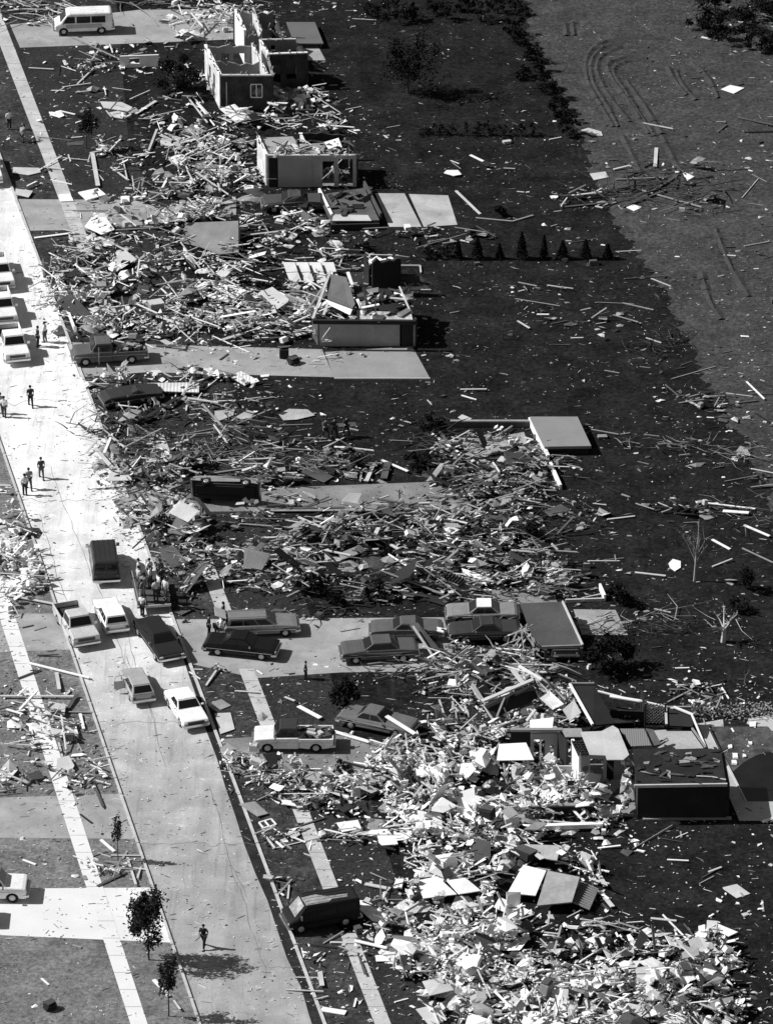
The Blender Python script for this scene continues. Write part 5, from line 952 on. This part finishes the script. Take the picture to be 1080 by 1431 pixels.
# ------------------------------------------------------------------ debris
GRID = """441002778321101000000111333
012343532210000000000111112
113442223232100001100111112
122234447755100001100111111
222245646646210001211112112
224645778411112112222433222
332346888542220122224444322
001776666763211211122233222
026867436767635431111122222
068655575325342222122222222
077665887886751111222333222
068878878866532111222332222
002001112224322211111122111
002787854211111111111122222
002766555522112111111112222
001764455322112466521112332
001887765665654787731111222
420688734432225788753123431
840188778678678888532111222
950027656775665788754211011
760038746766766778775122111
310002311123311332224222110
210000000111112676331111111
343000141332333577621111211
454100131342112588884333443
455300010000146887653211331
345510067653379988863000010
324400057788899998775000000
101011003345788999888620111
110221001332346899764111111
110332000332335899987211111
000011100311457788887311111
001011000321567887654332321
000000000232358988654656762
011000000123236999878888863
000000000023113689998999984""".split()
GR = np.array([[int(c) for c in r] for r in GRID], float)
def dens(px, py):
    x = min(max(px / 40 - .5, 0), 26 - 1e-6); y = min(max(py / 40 - .5, 0), 35 - 1e-6); i, j = int(x), int(y); fx, fy = x - i, y - j
    return (GR[j, i] * (1 - fx) + GR[j, min(i + 1, 26)] * fx) * (1 - fy) + (GR[min(j + 1, 35), i] * (1 - fx) + GR[min(j + 1, 35), min(i + 1, 26)] * fx) * fy
def tones(px, py):                       # share of white, pale, mid, dark, black pieces by region of the ground
    if px < 60 and 660 < py < 860: return (.75, .2, .05, 0, 0)
    if py > 1060 and px > 420: return (.56, .21, .11, .07, .05)
    if py > 940 and px < 220: return (.45, .27, .15, .09, .04)
    if py < 560 and px < 470: return (.42, .28, .17, .1, .03)
    if px > 540 and py < 900: return (.09, .21, .34, .27, .09)
    if 560 < py < 900: return (.11, .22, .32, .25, .1)
    return (.3, .28, .22, .14, .06)
ROAD_L = lambda y: xl(277, .343, y); ROAD_R = lambda y: xl(451, .3733, y)
KEEP = [[(709, 1206), (765, 1208), (812, 1226), (838, 1244), (826, 1280), (752, 1296), (690, 1280), (690, 1250)], [(582, 1225), (672, 1227), (672, 1262), (590, 1266)], [(727, 1178), (786, 1182), (780, 1212), (728, 1204)],   # polygons kept clear of loose wreckage (drives, slabs, roofs)
 [(525, 270), (626, 272), (640, 318), (545, 318)], [(740, 580), (808, 580), (826, 624), (762, 626)], [(742, 842), (786, 840), (814, 905), (760, 906)], [(884, 1046), (1010, 1046), (1024, 1145), (890, 1145)], [(690, 1038), (738, 1036), (748, 1066), (694, 1066)],
 [(811, 1020), (865, 1014), (880, 1062), (824, 1062)], [(260, 310), (334, 308), (334, 352), (282, 350)], [(60, 20), (200, 14), (230, 55), (60, 60)], [(268, 865), (560, 868), (520, 900), (340, 938), (262, 925)], [(480, 500), (585, 495), (598, 526), (480, 528)], [(1024, 1062), (1100, 1050), (1100, 1121), (1043, 1121)], [(310, 1035), (420, 1055), (430, 1064), (320, 1062)], [(288, 100), (430, 100), (430, 123), (380, 155), (308, 155)], [(361, 190), (498, 190), (500, 262), (372, 262)]]
def inpoly(x, y, P):
    c = False; j = len(P) - 1
    for i in range(len(P)):
        if (P[i][1] > y) != (P[j][1] > y) and x < (P[j][0] - P[i][0]) * (y - P[i][1]) / (P[j][1] - P[i][1]) + P[i][0]: c = not c
        j = i
    return c
def clear(x, y): return any(inpoly(x, y, P) for P in KEEP)
def hitcar(p, r=0):
    for cx, cy, a, L, W_ in VEH:
        dx, dy = p.x - cx, p.y - cy
        if dx * dx + dy * dy > 16: continue
        u = dx * math.cos(a) + dy * math.sin(a); v = -dx * math.sin(a) + dy * math.cos(a)
        if abs(u) < L / 2 + r and abs(v) < W_ / 2 + r: return True
    return False
LANDM = [(100, 30, 'by the two-tone van on the farthest driveway'), (210, 85, 'on the lawn left of the top brick house'), (60, 200, 'beside the upper end of the right sidewalk'), (350, 165, 'in front of the top brick house'), (285, 250, 'in the heap left of the roofless garage house'), (600, 295, 'around the bright double patio'), (900, 240, 'in the tangle at the field edge'), (950, 110, 'in the open field'), (620, 120, 'in the dark yards behind the brick house'),
 (180, 330, 'in the heap along the upper driveway'), (100, 420, 'on the kerb right of the white trucks'), (300, 420, 'on the lawn around the grey cabinet'), (500, 440, 'around the half-collapsed house'), (760, 400, 'in the dark yard below the evergreens'), (180, 555, 'around the buried wreck at the roadside'), (340, 600, 'on the middle lawn below the dark pickup'), (560, 600, 'in the dark yard of the three people'), (690, 650, 'in the ruined foundation'), (900, 620, 'right of the flat slab'), (180, 690, 'in the roadside heap left of the overturned car'), (440, 700, 'around the bare slab right of the overturned car'),
 (700, 730, 'below the ruined foundation'), (20, 750, 'in the white heap at the left edge'), (240, 800, 'beside the crowded trailer'), (420, 790, 'in the wide rubble field above the station wagon'), (640, 800, 'above the white-roofed car'), (940, 750, 'around the bare upright tree'), (660, 915, 'in the splinters below the trapped cars'), (60, 960, 'across the left sidewalk'), (310, 970, 'on the tree lawn by the white sedan'), (420, 980, 'on the lawn above the white pickup'), (610, 1020, 'right of the grey coupe'), (740, 980, 'around the toppled roof truss'), (930, 970, 'behind the pool and torn house'),
 (360, 1080, 'in the kerb heap below the white pickup'), (120, 1070, 'in the wreckage at the left kerb'), (560, 1110, 'in the great pale heap left of the torn house'), (790, 1120, 'inside the low walls of the torn house'), (600, 1210, 'in the lower part of the great pale heap'), (760, 1240, 'around the square grey roof panel'), (400, 1180, 'on the tree lawn above the burnt van'), (450, 1370, 'on the verge below the burnt van'), (600, 1350, 'in the heap at the bottom centre'), (760, 1390, 'in the heap at the bottom edge'), (950, 1380, 'in the bottom right heap'), (900, 1220, 'on the dark lawn at the lower right'), (150, 1200, 'on the left verge by the sapling'), (60, 1360, 'on the pale lawn at the bottom left')]
def near(px, py): return min(LANDM, key=lambda q: (q[0] - px) ** 2 + ((q[1] - py) * 1.3) ** 2)[2]
TN = ['white', 'pale', 'grey', 'dark', 'black']
def rotm(az, tilt, roll): return Matrix.Rotation(az, 3, 'Z') @ Matrix.Rotation(tilt, 3, 'Y') @ Matrix.Rotation(roll, 3, 'X')
HAND = [(5,833,75,847,.2,1),(40,928,125,950,.22,0),(0,976,103,977,.2,1),(25,950,56,938,.12,3),(79,942,83,968,.25,1),(94,994,108,974,.25,3),(95,997,130,998,.12,2),(52,917,82,918,.15,3),(103,1012,108,1034,.2,0),(112,1000,117,1022,.2,0),(122,1063,148,1090,.35,0),(97,1085,130,1087,.1,1),(118,1090,145,1098,.12,1),(42,833,60,823,.14,3),
(141,1175,160,1192,.2,0),(155,1197,197,1198,.12,1),(178,1200,190,1240,.15,1),(136,1240,175,1222,.2,3),(152,1215,167,1221,.2,0),(197,1213,192,1231,.12,1),(32,1203,50,1210,.15,0),(215,1371,236,1395,.25,0),(243,1400,252,1415,.12,1),
(129,215,137,262,.35,1),(87,122,127,118,.12,1),(108,118,130,98,.14,1),(40,95,75,98,.14,1),(83,155,105,161,.15,0),(190,160,218,143,.3,1),(155,235,180,255,.15,1),(172,225,178,255,.1,1),(48,333,108,327,.25,0),(85,385,130,382,.22,1),(130,382,165,370,.22,2),(165,370,178,355,.2,2),(178,355,155,345,.15,1),(80,398,105,468,.22,0),(105,410,158,414,.3,0),(262,137,290,175,.14,1),(268,135,296,168,.12,1),(275,145,300,178,.12,0),(180,78,200,75,.2,2),
(190,597,246,563,.35,4),(262,560,305,567,.2,1),(145,640,157,612,.2,0),(157,617,178,635,.15,1),(133,632,157,662,.3,1),(120,637,135,622,.15,1),(278,648,385,646,.14,1),(250,665,263,643,.3,1),(258,630,283,636,.1,1),(248,612,320,606,.1,2),
(400,713,482,713,.25,3),(380,716,560,716,.25,2),(417,728,448,742,.2,1),(448,742,476,755,.15,2),(480,755,500,746,.2,2),(365,757,418,756,.2,1),(378,762,418,755,.15,2),(456,773,490,782,.2,1),(525,755,557,773,.25,1),(485,833,545,823,.12,2),(417,988,448,1007,.32,0),(398,976,412,984,.15,1),(328,967,362,970,.15,1),(603,608,640,635,.2,0),(533,645,570,662,.2,0),(643,545,680,547,.15,1),(536,672,542,650,.5,3),(512,676,522,652,.3,1),(288,960,306,935,.15,1),
(724,395,750,402,.12,2),(750,440,767,442,.15,0),(723,449,740,461,.14,1),(870,424,913,434,.12,2),(958,559,979,572,.2,1),(1043,534,1068,560,.13,0),(942,705,958,713,.2,0),(980,703,1055,713,.16,0),(1010,715,1046,720,.35,0),(1040,735,1075,752,.2,0),(995,755,1020,769,.2,0),(1037,767,1080,788,.1,2),(995,793,1023,784,.12,1),(887,801,930,807,.18,1),(848,727,887,723,.15,1),
(917,207,915,235,.3,1),(890,265,980,292,.16,2),(785,290,850,285,.22,3),(860,252,930,250,.12,2),(1030,164,1080,177,.2,3),(1040,185,1080,184,.2,4),(1002,185,1015,175,.2,3),(980,52,1002,57,.2,0),(1030,30,1047,34,.15,0),(657,217,682,229,.22,0),(637,267,671,300,.22,1),(665,305,715,310,.16,2),(715,310,745,302,.16,2),(857,238,880,234,.2,1),(897,172,940,182,.12,1),(1034,20,1050,24,.2,1),(870,290,930,268,.2,3),(905,272,950,245,.2,3),
(835,1187,867,1186,.15,0),(932,1203,962,1206,.12,0),(990,1220,1008,1214,.15,1),(1065,1150,1080,1145,.25,0),(909,1285,945,1289,.2,1),(624,1047,676,1012,.4,2),(630,1050,680,1028,.4,1),(458,1021,516,1040,.3,0),(516,1040,575,1061,.25,0),(480,1027,560,1055,.18,1),(838,1228,846,1244,.3,1),(841,1252,856,1271,.3,1),(834,1218,851,1224,.15,0),(452,1320,480,1305,.1,2),(495,1318,540,1330,.25,0),(500,1333,510,1366,.12,3),(447,1360,450,1382,.3,1),(400,1385,452,1390,.1,1),(449,1412,483,1418,.5,0),(367,1165,384,1188,.15,1),(378,1171,396,1187,.15,0),(386,1255,408,1232,.12,2),(402,1258,404,1240,.12,1),(510,1238,545,1246,.3,1),(483,1166,508,1181,.14,0),(560,1285,620,1250,.12,3),(585,1258,640,1248,.18,3)]
for i, (x0, y0, x1, y1, w_, ti) in enumerate(HAND):
    a, b = G(x0, y0), G(x1, y1); dd = dens((x0 + x1) / 2, (y0 + y1) / 2); zz = .06 + .07 * max(0, dd - 3); mb = MB(); mb.bar(a + Vector((0, 0, zz)), b + Vector((0, 0, zz + random.uniform(0, .15))), w_, .06)
    L = (b - a).length; sz = 'long ' if L > 3 else ''; wh = near((x0 + x1) / 2, (y0 + y1) / 2)
    solo('wooden_board', mb, TONES[ti], '%s%s board lying %s' % (sz, TN[ti], wh), 'board', '%s%s boards %s' % (sz, TN[ti], wh))
items = {'board': [], 'panel': [], 'scrap': [], 'chunk': []}
NPC = [0, 2.4, 5.5, 10, 17, 27, 40, 60, 90, 135]
def npc(d): i = min(int(d), 8); return NPC[i] + (NPC[i + 1] - NPC[i]) * (d - i)
random.seed(21)
for cy in range(-3, 39):
    for cx in range(-2, 29):
        px0, py0 = cx * 40, cy * 40
        for _ in range(int(135)):
            px, py = px0 + random.random() * 40, py0 + random.random() * 40; d = dens(px, py)
            inside = 0 <= px < 1080 and -5 < py < 1436
            if not inside: d *= .75
            w3 = G(px, py); cl = noise.noise(w3 * .22) ; cl2 = noise.noise(w3 * .7 + Vector((9, 9, 9))); cl3 = noise.noise(w3 * 1.9 + Vector((3, 0, 9)))
            d2 = d * (1 + 1.15 * cl + 1.0 * cl2 + .7 * cl3)
            if d < 4.5: d2 *= max(.1, .75 + 1.9 * noise.noise(Vector((w3.x * .1, w3.y * .3, 4)))); d2 = min(d2, 6)
            onroad = ROAD_L(py) - 2 < px < ROAD_R(py) + 2
            if onroad:
                e = px - ROAD_L(py); e2 = ROAD_R(py) - px
                if not ((e2 < 34 and (340 < py < 475 or 535 < py < 765)) or (e < 40 and 690 < py < 790) or (e < 34 and 980 < py < 1060) or (e2 < 10 and 1060 < py < 1120)):
                    if random.random() > .06: continue
                    d2 = 1.2
            d2 = max(0, min(9, d2))
            if random.random() > npc(d2) / 135: continue
            if clear(px, py) and random.random() > (.16 if py > 1170 else .04): continue
            if hitcar(w3, .1): continue
            T = tones(px, py); ti = random.choices(range(5), T)[0]
            hp = max(0, d2 - 3.5) / 5.5; hp = hp * .75 * (.35 + max(0, .8 + 1.6 * cl2)); z = random.random() ** 1.2 * hp + .02
            if clear(px, py): z = .03; d2 = 1
            r = random.random(); dense = d2 > 3.5; tl = .38 * min(1, hp * 1.6 + .05)
            lateral = .55 if px > 320 and py < 960 else 1.3
            az = random.gauss(0, lateral); sc = .8 if px > 200 else .9
            if onroad: kind = 'scrap' if random.random() < .85 else 'board'
            elif dense: kind = 'scrap' if r < .55 else 'board' if r < .895 else 'panel' if r < .985 else 'chunk'
            else: kind = 'scrap' if r < .8 else 'board' if r < .975 else 'panel' if r < .994 else 'chunk'
            if dense and T[0] > .45 and kind == 'board' and random.random() < .4: kind = 'scrap' if random.random() < .62 else 'panel'
            if kind == 'scrap': q_ = random.uniform(.06, .22) * (1.6 if random.random() < .25 else 1); dim = (q_ * random.uniform(1, 2.6), q_, random.uniform(.01, .06)); jit = .45
            elif kind == 'board':
                L = .45 + random.expovariate(1 / .75); L = min(L, 4.5) * (1.1 if dense else .9); dim = (L, random.uniform(.04, .13) + (.06 if random.random() < .2 else 0), random.uniform(.03, .07)); jit = .08
                if random.random() < .5 and T[0] < .6: ti = random.choice([1, 2, 2, 3]) if T[0] < .2 else random.choice([0, 1, 1, 2, 3])
            elif kind == 'panel': q_ = random.uniform(.22, .7) + (random.uniform(.2, .8) if random.random() < .14 else 0); dim = (q_ * random.uniform(1, 2), q_, random.uniform(.015, .05)); jit = .3
            else: dim = (random.uniform(.25, .7), random.uniform(.2, .5), random.uniform(.15, .4)); jit = .15
            if onroad: dim = tuple(v * .7 for v in dim)
            if px > 880 and kind == 'board' and random.random() < .6: ti = random.choice([2, 3, 3, 4])
            if kind != 'scrap' and hitcar(w3, .15 + dim[0] * .5): continue
            tilt = random.gauss(0, tl * (.45 if kind == 'board' and dim[0] > 2 else 1)); roll = random.gauss(0, tl)
            tilt = max(-1.1, min(1.1, tilt)); zz = z + dim[2] / 2 + abs(math.sin(tilt)) * dim[0] * .42 + abs(math.sin(roll)) * dim[1] * .3
            items[kind].append((dim[0] * dim[1], px, py, w3, zz, dim, az, tilt, roll, ti, jit, inside))
NAMES = {'board': ('wooden_board', 'board', 300 - len(HAND)), 'panel': ('wall_sheet', 'sheet', 300), 'scrap': ('scrap', 'scrap', 0), 'chunk': ('rubble_chunk', 'chunk', 220)}
for kind, L in items.items():
    nm, word, lim = NAMES[kind]; L.sort(key=lambda q: (not q[-1], -q[0]))
    for q in L[:lim]:
        _, px, py, w3, zz, dim, az, tilt, roll, ti, jit, ins = q
        if not ins: continue
        mb = MB(); (mb.torn((0, 0, 0), dim, rotm(az, tilt, roll), 0, .5) if kind == 'panel' and ti < 3 and random.random() < .7 else mb.box((0, 0, 0), dim, rotm(az, tilt, roll), 0, jit)); c = w3 + Vector((0, 0, zz)); mb.v = [v + c for v in mb.v]
        wh = near(px, py); sz = {'board': 'long ' if dim[0] > 3 else '', 'panel': 'torn ', 'chunk': 'broken '}[kind]
        lb = '%s%s %s lying %s' % (sz, TN[ti], word, wh); solo(nm, mb, TONES[ti], lb, {'board': 'board', 'panel': 'sheet', 'chunk': 'rubble chunk'}[kind], '%s%s %ss %s' % (sz, TN[ti], word, wh))
    rest = L[lim:]
    if not rest: continue
    mb = MB()
    for q in rest:
        _, px, py, w3, zz, dim, az, tilt, roll, ti, jit, ins = q
        if kind in ('scrap', 'panel') and random.random() < .8: mb.torn(w3 + Vector((0, 0, zz)), dim, rotm(az, tilt, roll), ti, .7 if kind == 'scrap' else .4)
        else: mb.box(w3 + Vector((0, 0, zz)), dim, rotm(az, tilt, roll), ti, jit)
    lb = {'board': 'broken boards and splintered lumber strewn over lawns and kerbs', 'panel': 'torn sheets of plaster and siding mixed in the heaps', 'scrap': 'countless small scraps of plaster, paper and wood over the whole ground', 'chunk': 'small broken chunks mixed in the heaps'}[kind]
    solo({'board': 'splintered_lumber', 'panel': 'torn_sheets', 'scrap': 'small_scraps', 'chunk': 'rubble'}[kind], mb, TONES, lb, 'debris', kind='stuff', loc=(0, 0, 0))
print('DEBRIS', {k: len(v) for k, v in items.items()})
# dusty plaster mounds under the thickest heaps
mb = MB(); random.seed(5)
for i in range(2600):
    px, py = random.uniform(0, 1080), random.uniform(0, 1431); d = dens(px, py)
    if d < 5.5 or random.random() > (d - 5) / 4 or clear(px, py): continue
    g = G(px, py)
    if hitcar(g, .8) or (ROAD_L(py) < px < ROAD_R(py) - 25): continue
    r = random.uniform(.5, 1.3); hh = random.uniform(.1, .45) * (d - 4) / 4; k = 9; c = len(mb.v); vs = [g + Vector((0, 0, hh))]
    for ring, f, hf in ((0, .5, .75), (1, 1, -.02)):
        for a in range(k): an = a * 6.283 / k; rr = r * f * random.uniform(.6, 1.2); vs.append(g + Vector((rr * math.cos(an), rr * math.sin(an), hh * hf)))
    fs = [(0, 1 + a, 1 + (a + 1) % k) for a in range(k)] + [(1 + a, 1 + k + a, 1 + k + (a + 1) % k, 1 + (a + 1) % k) for a in range(k)]
    T = tones(px, py); mb.add(vs, fs, random.choices(range(3), (T[0] * .6, T[1] + T[2], T[3] + T[4] + .2))[0])
solo('plaster_dust_mounds', mb, [mat('plaster_dust', .6, 1, .4, 5, 1.5), mat('grey_dust', .25, 1, .5, 5, 1.5), mat('dark_dust', .06, 1, .5, 5, 1.5)], 'low mounds of crushed plaster and dust under the heaps', 'debris', kind='stuff', loc=(0, 0, 0))

# fine flecks of paper, splinters and insulation over grass and road
mb = MB(); random.seed(9)
for i in range(30000):
    px, py = random.uniform(-40, 1120), random.uniform(-40, 1470)
    if clear(px, py): continue
    g = G(px, py); cl = noise.noise(g * .3) + .6 * noise.noise(g * 1.1) + .8 * noise.noise(Vector((g.x * .1, g.y * .35, 4))); d = dens(px, py); onroad = ROAD_L(py) < px < ROAD_R(py)
    if onroad and ROAD_R(py) - px < 50 and 470 < py < 800: d += 9 * (1 - (ROAD_R(py) - px) / 50); cl = max(cl, 0)
    if random.random() > (.26 + .11 * d) * (1 + 1.3 * cl): continue
    if hitcar(g, .1): continue
    T = tones(px, py) if not onroad else (.5, .2, .1, .1, .1); ti = random.choices(range(5), (T[0] * .8, T[1], T[2] + .25, T[3] + .1, T[4]))[0]
    if random.random() < .3: L = random.uniform(.15, .7); q = L, random.uniform(.02, .05)
    else: q_ = random.uniform(.03, .11); q = q_ * random.uniform(1, 2.2), q_
    mb.torn(g + Vector((0, 0, .035)), (q[0], q[1], .02), Matrix.Rotation(random.uniform(0, 3.14) if q[0] < .15 else random.gauss(0, .6), 3, 'Z'), ti, .3)
solo('litter_flecks', mb, TONES, 'fine flecks and splinters scattered over grass and road', 'litter', kind='stuff', loc=(0, 0, 0))
